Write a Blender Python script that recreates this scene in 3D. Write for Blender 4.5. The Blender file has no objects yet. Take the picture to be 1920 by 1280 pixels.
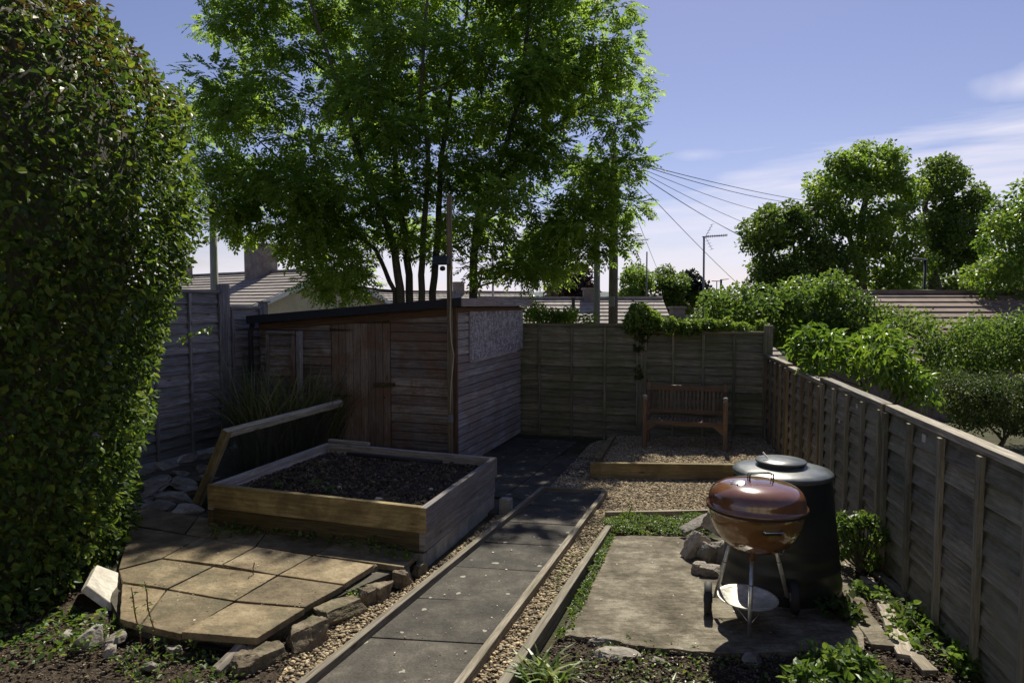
import bpy, math, random
import numpy as np
from mathutils import Vector
random.seed(7); rng = np.random.default_rng(7)
SC = bpy.context.scene
COL = SC.collection
R = math.radians
# ---------------------------------------------------------------- camera
F = 1280.0
PITCH = math.atan(70/F)
cam = bpy.data.cameras.new('camera'); camo = bpy.data.objects.new('camera', cam); COL.objects.link(camo)
cam.sensor_width = 36; cam.lens = 24.0; cam.clip_start = .05; cam.clip_end = 6000
camo.location = (0, 0, 2.0); camo.rotation_euler = (R(90)-PITCH, 0, 0)
SC.camera = camo
# ---------------------------------------------------------------- world
SUN_EL, SUN_AZ = 47.5, 14.0          # azimuth clockwise from +Y
w = bpy.data.worlds.new('World'); SC.world = w; w.use_nodes = True
nt = w.node_tree; nt.nodes.clear()
def N(t, typ, **k):
    n = t.nodes.new(typ)
    for a, b in k.items(): setattr(n, a, b)
    return n
out = N(nt, 'ShaderNodeOutputWorld'); bg = N(nt, 'ShaderNodeBackground'); bg.inputs['Strength'].default_value = 0.068
sky = N(nt, 'ShaderNodeTexSky', sky_type='NISHITA'); sky.sun_disc = False
sky.sun_elevation = R(SUN_EL); sky.sun_rotation = R(SUN_AZ); sky.air_density = 1.0; sky.dust_density = 0.25; sky.ozone_density = 4.0
tint = N(nt, 'ShaderNodeMix', data_type='RGBA', blend_type='MULTIPLY'); tint.inputs[0].default_value = 1
tint.inputs[7].default_value = (1.0, 0.785, 0.835, 1)
nt.links.new(sky.outputs[0], tint.inputs[6])
tc = N(nt, 'ShaderNodeTexCoord')
sep = N(nt, 'ShaderNodeSeparateXYZ'); nt.links.new(tc.outputs['Generated'], sep.inputs[0])
mp = N(nt, 'ShaderNodeMapping'); mp.inputs['Rotation'].default_value = (0, R(-14), R(8)); mp.inputs['Scale'].default_value = (1.5, 1.5, 15)
mp.inputs['Location'].default_value = (.35, .1, .3)
nt.links.new(tc.outputs['Generated'], mp.inputs[0])
ns = N(nt, 'ShaderNodeTexNoise'); ns.inputs['Scale'].default_value = 1.7; ns.inputs['Detail'].default_value = 9; ns.inputs['Roughness'].default_value = .55; ns.inputs['Distortion'].default_value = .5
nt.links.new(mp.outputs[0], ns.inputs[0])
# cirrus bank: stronger low and to the right
def M_(t, op, a, b=None, clamp=False):
    n = N(t, 'ShaderNodeMath', operation=op, use_clamp=clamp)
    for i, q in enumerate((a, b)):
        if q is None: continue
        if isinstance(q, (int, float)): n.inputs[i].default_value = q
        else: t.links.new(q, n.inputs[i])
    return n.outputs[0]
el = sep.outputs[2]
lim = M_(nt, 'ADD', M_(nt, 'MULTIPLY', sep.outputs[0], .16), .14)       # upper edge of the cloud bank rises to the right
bank = M_(nt, 'MULTIPLY', M_(nt, 'SUBTRACT', lim, el), 6.0, False)
bank = M_(nt, 'MINIMUM', M_(nt, 'MAXIMUM', bank, -.6), .26)
cl = M_(nt, 'ADD', ns.outputs[0], bank)
cl = M_(nt, 'MULTIPLY', M_(nt, 'SUBTRACT', cl, .49), 3.6, True)
cl = M_(nt, 'MULTIPLY', cl, .80)
def puff(d, s):
    v = Vector(d).normalized()
    vm = N(nt, 'ShaderNodeVectorMath', operation='SUBTRACT'); nt.links.new(tc.outputs['Generated'], vm.inputs[0]); vm.inputs[1].default_value = v
    sc = N(nt, 'ShaderNodeVectorMath', operation='MULTIPLY'); nt.links.new(vm.outputs[0], sc.inputs[0]); sc.inputs[1].default_value = (s[0], s[0], s[1])
    ln = N(nt, 'ShaderNodeVectorMath', operation='LENGTH'); nt.links.new(sc.outputs[0], ln.inputs[0])
    q = M_(nt, 'ADD', M_(nt, 'SUBTRACT', 1.0, ln.outputs['Value']), M_(nt, 'MULTIPLY', M_(nt, 'SUBTRACT', nf.outputs[0], .5), 1.6))
    return M_(nt, 'MULTIPLY', M_(nt, 'MAXIMUM', q, 0.0), .75, True)
nf = N(nt, 'ShaderNodeTexNoise'); nf.inputs['Scale'].default_value = 14; nf.inputs['Detail'].default_value = 6; nt.links.new(tc.outputs['Generated'], nf.inputs[0])
cl = M_(nt, 'MAXIMUM', cl, puff((.735, 1.0, .315), (17, 44)))
cl = M_(nt, 'MAXIMUM', cl, M_(nt, 'MULTIPLY', puff((.265, 1.0, .215), (26, 90)), .6))
mix = N(nt, 'ShaderNodeMix', data_type='RGBA'); nt.links.new(cl, mix.inputs[0]); nt.links.new(tint.outputs[2], mix.inputs[6])
mix.inputs[7].default_value = (7.6, 7.5, 8.6, 1)
nt.links.new(mix.outputs[2], bg.inputs['Color']); nt.links.new(bg.outputs[0], out.inputs[0])
# ---------------------------------------------------------------- sun
sl = bpy.data.lights.new('sun', 'SUN'); so = bpy.data.objects.new('sun', sl); COL.objects.link(so)
sl.energy = 4.4; sl.angle = R(.5); sl.color = (1, .94, .80)
so.rotation_euler = (R(90-SUN_EL), 0, R(180-SUN_AZ)); so.location = (3, 8, 12)
so.rotation_euler = Vector((math.sin(R(SUN_AZ))*math.cos(R(SUN_EL)), math.cos(R(SUN_AZ))*math.cos(R(SUN_EL)), math.sin(R(SUN_EL)))).to_track_quat('Z', 'Y').to_euler()
SC.view_settings.view_transform = 'Standard'; SC.view_settings.look = 'None'
SC.view_settings.exposure = 0.72; SC.view_settings.gamma = 1.0; SC.view_settings.use_curve_mapping = False
# ================================================================ geometry helpers
CP, SP = math.cos(PITCH), math.sin(PITCH)
def ray(px, py):
    a, b = (px-960)/F, (640-py)/F
    return np.array([a, CP + b*SP, -SP + b*CP])
GS, G0 = -0.025, 0.10
def gz(y): return G0 + GS*y
def G(px, py, dz=0.0):                   # point on the garden's sloping ground (+dz) seen there
    d = ray(px, py); t = (G0+dz-2.0)/(d[2]-GS*d[1]); return np.array([0, 0, 2.0]) + d*t
def ZP(px, py, z):
    d = ray(px, py); t = (z-2.0)/d[2]; return np.array([0, 0, 2.0]) + d*t
def YP(px, py, Y):
    d = ray(px, py); return np.array([0, 0, 2.0]) + d*(Y/d[1])
U = np.array([.317, .9484, 0]); V = np.array([.9484, -.317, 0]); UP = np.array([0, 0, 1.0])
def A(*a): return np.array(a, float)
def nrm(v):
    v = np.asarray(v, float); return v/(np.linalg.norm(v)+1e-9)
def unit(a): return a/(np.linalg.norm(a, axis=-1, keepdims=True)+1e-9)
def snoise(P, s, seed=0):                # cheap smooth noise, roughly -1..1
    P = np.asarray(P, float)*s; r = np.random.default_rng(seed); o = np.zeros(P.shape[0])
    for k in range(6):
        f = r.normal(size=3)*(1+.5*k); o += np.sin(P@f + r.uniform(0, 6.28))/(1+.35*k)
    return o/2.6
def link_mesh(name, V_, loops, starts, uv=None, rnd=None, mat=None, parent=None, origin=None, smooth=False):
    V_ = np.asarray(V_, np.float64)
    if parent is not None:
        o = np.array(parent['_o'])
    elif origin is not None: o = np.asarray(origin, float)
    else:
        o = A((V_[:, 0].min()+V_[:, 0].max())/2, (V_[:, 1].min()+V_[:, 1].max())/2, V_[:, 2].min())
    me = bpy.data.meshes.new(name)
    me.vertices.add(len(V_)); me.vertices.foreach_set('co', (V_-o).astype(np.float32).ravel())
    me.loops.add(len(loops)); me.loops.foreach_set('vertex_index', np.asarray(loops, np.int32))
    me.polygons.add(len(starts)); me.polygons.foreach_set('loop_start', np.asarray(starts, np.int32))
    me.update(calc_edges=True); me.validate()
    if uv is not None and len(uv) == len(me.loops):
        l = me.uv_layers.new(name='UVMap'); l.data.foreach_set('uv', np.asarray(uv, np.float32).ravel())
    if rnd is not None and len(rnd) == len(me.polygons):
        at = me.attributes.new('rnd', 'FLOAT', 'FACE'); at.data.foreach_set('value', np.asarray(rnd, np.float32))
    me.polygons.foreach_set('use_smooth', np.full(len(me.polygons), bool(smooth)))
    if mat: me.materials.append(mat)
    ob = bpy.data.objects.new(name, me); COL.objects.link(ob)
    if parent is not None:
        ob.parent = parent
        # a sub-part: its parent may be a mesh whose own location is zero inside the thing
        ob['_o'] = list(o)
    else:
        ob.location = o; ob['_o'] = list(o)
    return ob
class MB:
    def __init__(s): s.v = []; s.l = []; s.st = []; s.uv = []; s.r = []; s.n = 0; s.k = 0
    def add(s, verts, faces, uvs=None, rnd=None):
        verts = np.asarray(verts, float).reshape(-1, 3)
        if rnd is None: rnd = random.random()
        for i, f in enumerate(faces):
            s.st.append(s.k); s.k += len(f); s.l.extend([q+s.n for q in f]); s.r.append(rnd)
            if uvs is not None: s.uv.extend(uvs[i])
            else: s.uv.extend([(verts[q][0]+verts[q][2]*.3, verts[q][1]+verts[q][2]*.7) for q in f])
        s.v.append(verts); s.n += len(verts); return s
    def beam(s, a, b, w, h, up=UP, jit=0, seg=1, bow=0, rnd=None):
        a = np.asarray(a, float); b = np.asarray(b, float); d = nrm(b-a); sd = nrm(np.cross(d, up)); u2 = np.cross(sd, d); L = np.linalg.norm(b-a)
        vs = []; du = random.uniform(0, 50); dv = random.uniform(0, 50)
        for i in range(seg+1):
            t = i/seg; c = a+(b-a)*t
            if bow: c = c + u2*bow*math.sin(t*math.pi*1.0)
            j = (lambda: random.uniform(-jit, jit)) if jit else (lambda: 0)
            vs += [c+sd*(w/2+j())+u2*(h/2+j()), c-sd*(w/2+j())+u2*(h/2+j()), c-sd*(w/2+j())-u2*(h/2+j()), c+sd*(w/2+j())-u2*(h/2+j())]
        fs = []; uv = []
        pv = [0, w, w+h, 2*w+h, 2*w+2*h]
        for i in range(seg):
            for k in range(4):
                k2 = (k+1) % 4; fs.append([i*4+k, (i+1)*4+k, (i+1)*4+k2, i*4+k2])
                u0, u1 = du+L*i/seg, du+L*(i+1)/seg
                uv.append([(u0, dv+pv[k]), (u1, dv+pv[k]), (u1, dv+pv[k+1]), (u0, dv+pv[k+1])])
        e = seg*4
        fs.append([0, 1, 2, 3][::-1] and [0, 1, 2, 3]); uv.append([(du, dv), (du+w*.1, dv), (du+w*.1, dv+h), (du, dv+h)])
        fs.append([e+3, e+2, e+1, e]); uv.append([(du, dv), (du+w*.1, dv), (du+w*.1, dv+h), (du, dv+h)])
        return s.add(vs, fs, uv, rnd)
    def prism(s, poly, z0, z1=None, rnd=None):       # poly: list of 3-D points (top); z0 thickness downwards
        P = [np.asarray(p, float) for p in poly]; n = len(P)
        top = P; bot = [p-UP*z0 for p in P]
        du = random.uniform(0, 9)
        fs = [list(range(n)), list(range(2*n-1, n-1, -1))]
        # counter clockwise check
        ar = sum(P[i][0]*P[(i+1) % n][1]-P[(i+1) % n][0]*P[i][1] for i in range(n))
        if ar < 0: fs = [f[::-1] for f in fs]
        for i in range(n):
            j = (i+1) % n; f = [i, n+i, n+j, j]
            fs.append(f if ar > 0 else f[::-1])
        return s.add(top+bot, fs, None, rnd)
    def tube(s, pts, rad, n=8, cap=True, rnd=None):
        pts = [np.asarray(p, float) for p in pts]; m = len(pts)
        if isinstance(rad, (int, float)): rad = [rad]*m
        vs = []; ref = None
        for i, p in enumerate(pts):
            d = nrm(pts[min(i+1, m-1)]-pts[max(i-1, 0)])
            if ref is None: ref = nrm(np.cross(d, A(.13, .97, .2) if abs(d[1]) < .9 else A(1, 0, .1)))
            a1 = nrm(ref - d*np.dot(ref, d)); a2 = np.cross(d, a1); ref = a1
            for k in range(n):
                t = 2*math.pi*k/n; vs.append(p+(a1*math.cos(t)+a2*math.sin(t))*rad[i])
        fs = []; uv = []; L = 0; du = random.uniform(0, 30)
        for i in range(m-1):
            l = np.linalg.norm(pts[i+1]-pts[i])
            for k in range(n):
                k2 = (k+1) % n; fs.append([i*n+k, i*n+k2, (i+1)*n+k2, (i+1)*n+k])
                c = 6.28*max(rad[i], .01)/n
                uv.append([(du+L, k*c), (du+L, (k+1)*c), (du+L+l, (k+1)*c), (du+L+l, k*c)])
            L += l
        if cap:
            fs.append(list(range(n))[::-1]); uv.append([(0, 0)]*n)
            fs.append([(m-1)*n+k for k in range(n)]); uv.append([(0, 0)]*n)
        return s.add(vs, fs, uv, rnd)
    def lathe(s, c, prof, n=40, axis=UP, cap=True, rnd=None):   # prof: [(r, h)]
        c = np.asarray(c, float); ax = nrm(axis); a1 = nrm(np.cross(ax, A(0, 1, .001) if abs(ax[1]) < .9 else A(1, 0, 0))); a2 = np.cross(ax, a1)
        vs = []
        for r_, h_ in prof:
            for k in range(n):
                t = 2*math.pi*k/n; vs.append(c+ax*h_+(a1*math.cos(t)+a2*math.sin(t))*r_)
        fs = []
        for i in range(len(prof)-1):
            for k in range(n):
                k2 = (k+1) % n; fs.append([i*n+k, i*n+k2, (i+1)*n+k2, (i+1)*n+k])
        if cap:
            if prof[0][0] > 1e-4: fs.append(list(range(n))[::-1])
            if prof[-1][0] > 1e-4: fs.append([(len(prof)-1)*n+k for k in range(n)])
        return s.add(vs, fs, None, rnd)
    def rock(s, c, size, rot=0, seed=None, flat=1.0, rough=.22, tilt=(0, 0), box=.5, rnd=None, fine=False):
        r = np.random.default_rng(seed if seed is not None else random.randrange(1 << 30))
        V0, F0 = ICO4 if fine else ICO
        P = V0.copy()
        cube = P/np.max(np.abs(P), axis=1, keepdims=True)*.82
        P = P*(1-box)+cube*box
        for _k in range(5 if fine else 11):
            dd_ = nrm(r.normal(size=3)*A(1, 1, .8)); hh_ = r.uniform(.52, .78)+(.15 if fine else 0); ex_ = np.maximum(0, P@dd_-hh_); P = P-ex_[:, None]*dd_
        P = P/.82
        n = snoise(V0, 1.4, r.integers(1 << 20))*rough + snoise(V0, 3.7, r.integers(1 << 20))*rough*.4 + (snoise(V0, 10, r.integers(1 << 20))*rough*.22+snoise(V0, 24, r.integers(1 << 20))*rough*.13 if fine else 0)
        P = P*(1+n[:, None])*np.asarray(size)/2
        cz, sz = math.cos(rot), math.sin(rot)
        tx, ty = tilt
        Rx = np.array([[1, 0, 0], [0, math.cos(tx), -math.sin(tx)], [0, math.sin(tx), math.cos(tx)]])
        Ry = np.array([[math.cos(ty), 0, math.sin(ty)], [0, 1, 0], [-math.sin(ty), 0, math.cos(ty)]])
        Rz = np.array([[cz, -sz, 0], [sz, cz, 0], [0, 0, 1]])
        P = P@(Rz@Rx@Ry).T + np.asarray(c)
        return s.add(P, F0, None, rnd)
    def build(s, name, mat, parent=None, smooth=False, bevel=0, origin=None):
        ob = link_mesh(name, np.concatenate(s.v), s.l, s.st, s.uv, s.r, mat, parent, origin, smooth)
        if bevel:
            m = ob.modifiers.new('bevel', 'BEVEL'); m.width = bevel; m.segments = 2; m.limit_method = 'ANGLE'; m.angle_limit = R(40)
        return ob
def ico(sub):
    import bmesh
    bm = bmesh.new(); bmesh.ops.create_icosphere(bm, subdivisions=sub, radius=1)
    v = np.array([q.co[:] for q in bm.verts]); f = [[q.index for q in p.verts] for p in bm.faces]; bm.free(); return v, f
ICO = ico(3); ICO4 = ico(5); ICO1 = ico(1); ICO2 = ico(2)
def tag(o, label=None, cat=None, group=None, kind=None):
    if label: o['label'] = label
    if cat: o['category'] = cat
    if group: o['group'] = group
    if kind: o['kind'] = kind
    return o
def thing(name, label, cat, loc, group=None):
    o = bpy.data.objects.new(name, None); COL.objects.link(o); o.location = tuple(loc); o['_o'] = [float(q) for q in loc]
    o.empty_display_size = .1
    return tag(o, label, cat, group)
# ---------------------------------------------------------------- leaf clouds
def leaf_arrays(C, Ax, Nn, L, W, six=True, droop=.12):
    C = np.asarray(C); n = len(C); Ax = unit(Ax); S = unit(np.cross(Ax, Nn)); Nn = np.cross(S, Ax)
    L = np.asarray(L).reshape(-1, 1)*np.ones((n, 1)); W = np.asarray(W).reshape(-1, 1)*np.ones((n, 1))
    if six:
        f = W*.18
        v = np.stack([C, C+Ax*L*.3+S*W*.48+Nn*f, C+Ax*L*.68+S*W*.36+Nn*f*.6, C+Ax*L-Nn*L*droop,
                      C+Ax*L*.68-S*W*.36+Nn*f*.6, C+Ax*L*.3-S*W*.48+Nn*f], 1)
        base = (np.arange(n)*6)[:, None]
        q = np.concatenate([base+np.array([0, 1, 2, 3]), base+np.array([0, 3, 4, 5])], 1).reshape(-1, 4); per = 2
    else:
        v = np.stack([C, C+Ax*L*.45+S*W*.5, C+Ax*L-Nn*L*droop, C+Ax*L*.45-S*W*.5], 1)
        q = (np.arange(n)*4)[:, None]+np.array([0, 1, 2, 3]); per = 1
    return v.reshape(-1, 3), q, per
def leaf_obj(name, mat, C, Ax, Nn, L, W, six=True, parent=None, rnd=None, droop=.12):
    v, q, per = leaf_arrays(C, Ax, Nn, L, W, six, droop)
    if rnd is None: rnd = rng.random(len(C))
    ob = link_mesh(name, v, q.ravel(), np.arange(len(q))*4, None, np.repeat(rnd, per), mat, parent)
    return ob
def rdir(n): return unit(rng.normal(size=(n, 3)))
def clump_leaves(cs, rs, n, flat=.8, shell=.55):
    """n leaves round each centre: position, outward direction, per-clump tone"""
    C = []; D = []; T = []
    for c, r_ in zip(cs, rs):
        m = int(n*(r_/np.mean(rs))**2)
        d = rdir(m); rad = r_*(shell+(1-shell)*rng.random(m))*(1+.25*snoise(d, 2.2, rng.integers(9999)))
        C.append(c+d*rad[:, None]*A(1, 1, flat)); D.append(d); T.append(np.full(m, rng.random()))
    return np.concatenate(C), np.concatenate(D), np.concatenate(T)
def foliage(name, mat, cs, rs, n, L, W, parent, six=False, flat=.8, hang=.3, shell=.55):
    C, D, T = clump_leaves(cs, rs, n, flat, shell)
    m = len(C); Ax = unit(D*.7+rdir(m)*.8+A(0, 0, -hang)); Nn = unit(A(0, 0, .7)+D*.5+rdir(m)*.7)
    l = L*(.65+.6*rng.random(m)); wd = W*(.7+.5*rng.random(m))
    return leaf_obj(name, mat, C, Ax, Nn, l, wd, six, parent, np.clip(T*.5+rng.random(m)*.5, 0, 1))
def compound(name, mat, cs, rs, n, parent, flat=.5, rach=.26, leaflet=.092, nl=9):
    C, D, T = clump_leaves(cs, rs, n, flat, .35)
    m = len(C); Ax = unit(D*A(1, 1, .5)*.9+rdir(m)*.6+A(0, 0, -.1)); Nn = unit(A(0, 0, 1)+rdir(m)*.45)
    S = unit(np.cross(Ax, Nn)); Nn = np.cross(S, Ax); Rl = rach*(.7+.5*rng.random(m))[:, None]
    P = []; X = []; NN = []; LL = []; RR = []
    for k in range(nl):
        if k == nl-1: t, sd = 1.0, 0
        else: t = .28+.2*(k//2); sd = 1 if k % 2 else -1
        pos = C+Ax*Rl*t-A(0, 0, 1)*Rl*.18*t*t
        ax = unit(Ax*.75+S*sd*.95-A(0, 0, .12)+rdir(m)*.14)
        P.append(pos); X.append(ax); NN.append(unit(Nn+rdir(m)*.25)); LL.append(leaflet*(.75+.5*rng.random(m))); RR.append(np.clip(T*.45+rng.random(m)*.55, 0, 1))
    P = np.concatenate(P); LL = np.concatenate(LL)
    return leaf_obj(name, mat, P, np.concatenate(X), np.concatenate(NN), LL, LL*.50, False, parent, np.concatenate(RR), .14)
def inpoly(x, y, poly):
    c = False; n = len(poly); j = n-1
    for i in range(n):
        xi, yi = poly[i]; xj, yj = poly[j]
        if (yi > y) != (yj > y) and x < (xj-xi)*(y-yi)/(yj-yi)+xi: c = not c
        j = i
    return c
def clumps(poly, D, T, n, rmin, rmax, sep=.8):
    """clump centres through a crown whose outline, seen from the garden, is poly and whose depth is T"""
    xs = [p[0] for p in poly]; ys = [p[1] for p in poly]; cs = []; rs = []; tries = 0
    cx, cy = np.mean(xs), np.mean(ys); hx, hy = (max(xs)-min(xs))/2, (max(ys)-min(ys))/2
    while len(cs) < n and tries < n*60:
        tries += 1
        x = random.uniform(min(xs), max(xs)); y = random.uniform(min(ys), max(ys)); r_ = random.uniform(rmin, rmax)
        if not inpoly(x, y, poly): continue
        q = min(1, math.hypot((x-cx)/hx, (y-cy)/hy)); dep = D+random.uniform(-1, 1)*T*.5*math.sqrt(max(.08, 1-q*q*.9))
        c = YP(x, y, dep)
        if all(np.linalg.norm(c-o) > sep*(r_+s_)/2 for o, s_ in zip(cs, rs)): cs.append(c); rs.append(r_)
    return cs, rs
def limbs(mb, nodes, cs, r0=.05, rmin=.008, sides=6, up=.35):
    """join every clump to the nearest limb: nodes is a list of [point, radius]"""
    base = nodes[0][0]
    for c in sorted(cs, key=lambda c: np.linalg.norm(c-base)):
        best = min(nodes, key=lambda q: np.linalg.norm(c-q[0])+(1.6*max(0, q[0][2]-c[2]+.15))+.02/max(q[1], .004)*.1)
        p = best[0]; L = np.linalg.norm(c-p)
        if L < .05: continue
        ra = max(min(best[1]*.62, r0), rmin); k = max(3, int(L/.45)); pts = []; rad = []
        ctrl = p+(c-p)*.5+A(0, 0, -up*L*.18)+rng.normal(size=3)*L*.06
        for i in range(k+1):
            t = i/k; q = p*(1-t)**2+ctrl*2*t*(1-t)+c*t*t; q = q+rng.normal(size=3)*L*.012*(0 < i < k)
            pts.append(q); rad.append(ra*(1-t)+max(rmin, ra*.35)*t)
            if i: nodes.append([q, rad[-1]])
        mb.tube(pts, rad, sides, False)
# ================================================================ materials
def mat(name, rough=.8, spec=.3):
    m = bpy.data.materials.new(name); m.use_nodes = True; t = m.node_tree; p = t.nodes['Principled BSDF']
    p.inputs['Roughness'].default_value = rough; p.inputs['Specular IOR Level'].default_value = spec
    return m, t, p
def ramp(t, src, stops):
    r = N(t, 'ShaderNodeValToRGB'); e = r.color_ramp.elements
    while len(e) < len(stops): e.new(.5)
    for i, (p, c) in enumerate(stops): e[i].position = p; e[i].color = (*c, 1)
    t.links.new(src, r.inputs[0]); return r.outputs[0]
def noise(t, vec, scale, detail=5, rough=.6, dist=0):
    n = N(t, 'ShaderNodeTexNoise'); n.inputs['Scale'].default_value = scale; n.inputs['Detail'].default_value = detail
    n.inputs['Roughness'].default_value = rough; n.inputs['Distortion'].default_value = dist
    if vec is not None: t.links.new(vec, n.inputs['Vector'])
    return n.outputs[0]
def mixc(t, f, a, b, mode='MIX'):
    m = N(t, 'ShaderNodeMix', data_type='RGBA', blend_type=mode)
    for i, q in ((0, f), (6, a), (7, b)):
        if isinstance(q, (int, float)): m.inputs[i].default_value = q
        elif isinstance(q, tuple): m.inputs[i].default_value = (*q, 1)
        else: t.links.new(q, m.inputs[i])
    return m.outputs[2]
def bump(t, p, h, strength=.4, dist=.01):
    b = N(t, 'ShaderNodeBump'); b.inputs['Strength'].default_value = strength; b.inputs['Distance'].default_value = dist
    t.links.new(h, b.inputs['Height']); t.links.new(b.outputs[0], p.inputs['Normal'])
def geo(t): return N(t, 'ShaderNodeNewGeometry').outputs['Position']
def wood(name, dark, light, algae=None, alg=.45, stain=None, st=.5, gs=(1.3, 26), bstr=.35, rough=.85):
    m, t, p = mat(name, rough, .25)
    uv = N(t, 'ShaderNodeUVMap').outputs[0]; mp_ = N(t, 'ShaderNodeMapping'); mp_.inputs['Scale'].default_value = (gs[0], gs[1], 1); t.links.new(uv, mp_.inputs[0])
    g = noise(t, mp_.outputs[0], 2.2, 8, .68, .6); g2 = noise(t, mp_.outputs[0], 9, 4, .6, .2)
    c = ramp(t, g, [(.34, dark), (.50, tuple((a+b)/2 for a, b in zip(dark, light))), (.66, tuple(q*1.15 for q in light))])
    at = N(t, 'ShaderNodeAttribute', attribute_name='rnd').outputs['Fac']
    c = mixc(t, .35, c, ramp(t, g2, [(.38, (.45,)*3), (.6, (1.2,)*3)]), 'MULTIPLY')
    c = mixc(t, .55, c, ramp(t, at, [(0, (.38, .38, .42)), (1, (1.5, 1.45, 1.38))]), 'MULTIPLY')
    # knots
    mk = N(t, 'ShaderNodeMapping'); mk.inputs['Scale'].default_value = (2.3, 7.5, 1); t.links.new(uv, mk.inputs[0])
    vo = N(t, 'ShaderNodeTexVoronoi'); vo.inputs['Scale'].default_value = 1.0; t.links.new(mk.outputs[0], vo.inputs[0])
    kn = ramp(t, vo.outputs['Distance'], [(.05, (.25, .2, .16)), (.12, (1, 1, 1))]); c = mixc(t, .8, c, kn, 'MULTIPLY')
    P = geo(t)
    if algae: c = mixc(t, M_(t, 'MULTIPLY', ramp(t, noise(t, P, 1.7, 5, .65), [(.42, (0,)*3), (.66, (1,)*3)]), alg), c, algae)
    if stain: c = mixc(t, M_(t, 'MULTIPLY', ramp(t, noise(t, P, 2.3, 6, .7, .4), [(.44, (0,)*3), (.58, (1,)*3)]), st), c, stain)
    t.links.new(c, p.inputs['Base Color'])
    bump(t, p, M_(t, 'ADD', g, M_(t, 'MULTIPLY', g2, .5)), bstr, .006)
    return m
def leafm(name, a, b, c, trans=.5, rough=.42, spec=.5, tcol=1.5):
    m, t, p = mat(name, rough, spec)
    at = N(t, 'ShaderNodeAttribute', attribute_name='rnd').outputs['Fac']
    col = ramp(t, at, [(.05, a), (.55, b), (.97, c)])
    col = mixc(t, 1.0, col, (1.09, 1.02, 1.15), 'MULTIPLY'); t.links.new(col, p.inputs['Base Color'])
    tr = N(t, 'ShaderNodeBsdfTranslucent'); tcl = mixc(t, 1.0, col, (tcol*1.07, tcol*1.0, tcol*.60), 'MULTIPLY'); t.links.new(tcl, tr.inputs[0])
    mx = N(t, 'ShaderNodeMixShader'); mx.inputs[0].default_value = trans
    t.links.new(p.outputs[0], mx.inputs[1]); t.links.new(tr.outputs[0], mx.inputs[2]); t.links.new(mx.outputs[0], t.nodes['Material Output'].inputs[0])
    return m
def stone(name, a, b, c, scale=6, rough=.9, bs=.5, fine=60, moss=None, ms=.4, attr=.3, bd=.01):
    m, t, p = mat(name, rough, .2); P = geo(t)
    n1 = noise(t, P, scale, 7, .65); n2 = noise(t, P, fine, 5, .6)
    col = ramp(t, n1, [(.3, a), (.5, b), (.72, c)])
    col = mixc(t, .5, col, ramp(t, n2, [(.3, (.6,)*3), (.65, (1.2,)*3)]), 'MULTIPLY')
    at = N(t, 'ShaderNodeAttribute', attribute_name='rnd').outputs['Fac']
    col = mixc(t, attr, col, ramp(t, at, [(0, (.45, .45, .48)), (1, (1.5, 1.45, 1.35))]), 'MULTIPLY')
    if moss: col = mixc(t, M_(t, 'MULTIPLY', ramp(t, noise(t, P, 3.1, 6, .7), [(.5, (0,)*3), (.62, (1,)*3)]), ms), col, moss)
    t.links.new(col, p.inputs['Base Color']); bump(t, p, M_(t, 'ADD', n1, n2), bs, bd)
    return m
def paint(name, col, rough=.4, spec=.5, metal=0, var=.15, sc=8, coat=0, bs=0):
    m, t, p = mat(name, rough, spec); p.inputs['Metallic'].default_value = metal; p.inputs['Coat Weight'].default_value = coat
    P = geo(t); n = noise(t, P, sc, 6, .65)
    c = ramp(t, n, [(.3, tuple(q*(1-var) for q in col)), (.7, tuple(q*(1+var) for q in col))]); t.links.new(c, p.inputs['Base Color'])
    rr = N(t, 'ShaderNodeMapRange'); rr.inputs[3].default_value = rough*.75; rr.inputs[4].default_value = min(1, rough*1.35); t.links.new(n, rr.inputs[0]); t.links.new(rr.outputs[0], p.inputs['Roughness'])
    if bs: bump(t, p, n, bs, .003)
    return m
M = {}
M['fence_grey'] = wood('fence_grey', (0.130, 0.124, 0.130), (0.351, 0.338, 0.358), (0.117, 0.130, 0.085), .25)
M['fence_green'] = wood('fence_green', (0.098, 0.092, 0.065), (0.273, 0.254, 0.182), (0.098, 0.114, 0.042), .7)
M['fence_right'] = wood('fence_right', (0.124, 0.111, 0.085), (0.325, 0.293, 0.221), (0.111, 0.120, 0.052), .55, (.36, .33, .26), .30)
M['post_new'] = wood('post_new', (.13, .10, .06), (.27, .215, .14), (.10, .09, .05), .4)
M['cap'] = wood('cap', (.16, .14, .11), (.40, .37, .31), (.12, .12, .08), .3)
M['shed'] = wood('shed', (0.111, 0.091, 0.078), (0.351, 0.305, 0.273), None, 0, (0.156, 0.081, 0.044), .65)
M['shed_side'] = wood('shed_side', (0.156, 0.137, 0.130), (0.416, 0.384, 0.377), None, 0, (0.208, 0.130, 0.091), .45, (1.0, 34))
M['door'] = wood('door', (0.130, 0.101, 0.075), (0.299, 0.240, 0.195), None, 0, (0.169, 0.088, 0.047), .7)
M['redwood'] = wood('redwood', (.075, .042, .024), (.17, .10, .062))
M['sleeper_warm'] = wood('sleeper_warm', (.20, .155, .075), (.42, .33, .17), (.12, .105, .04), .6, (.08, .055, .03), .55, (1.0, 18))
M['sleeper_grey'] = wood('sleeper_grey', (.16, .145, .14), (.36, .34, .33), (.16, .14, .10), .3, (.12, .10, .08), .3, (1.0, 18))
M['sleeper_dark'] = wood('sleeper_dark', (.045, .035, .018), (.12, .095, .05), (.04, .045, .02), .5)
M['edging'] = wood('edging', (.15, .125, .09), (.36, .32, .25), (.10, .10, .06), .4)
M['bench'] = wood('bench', (.10, .062, .036), (.22, .145, .088), None, 0, (.11, .09, .072), .6, (1.5, 30), .2, .6)
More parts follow.
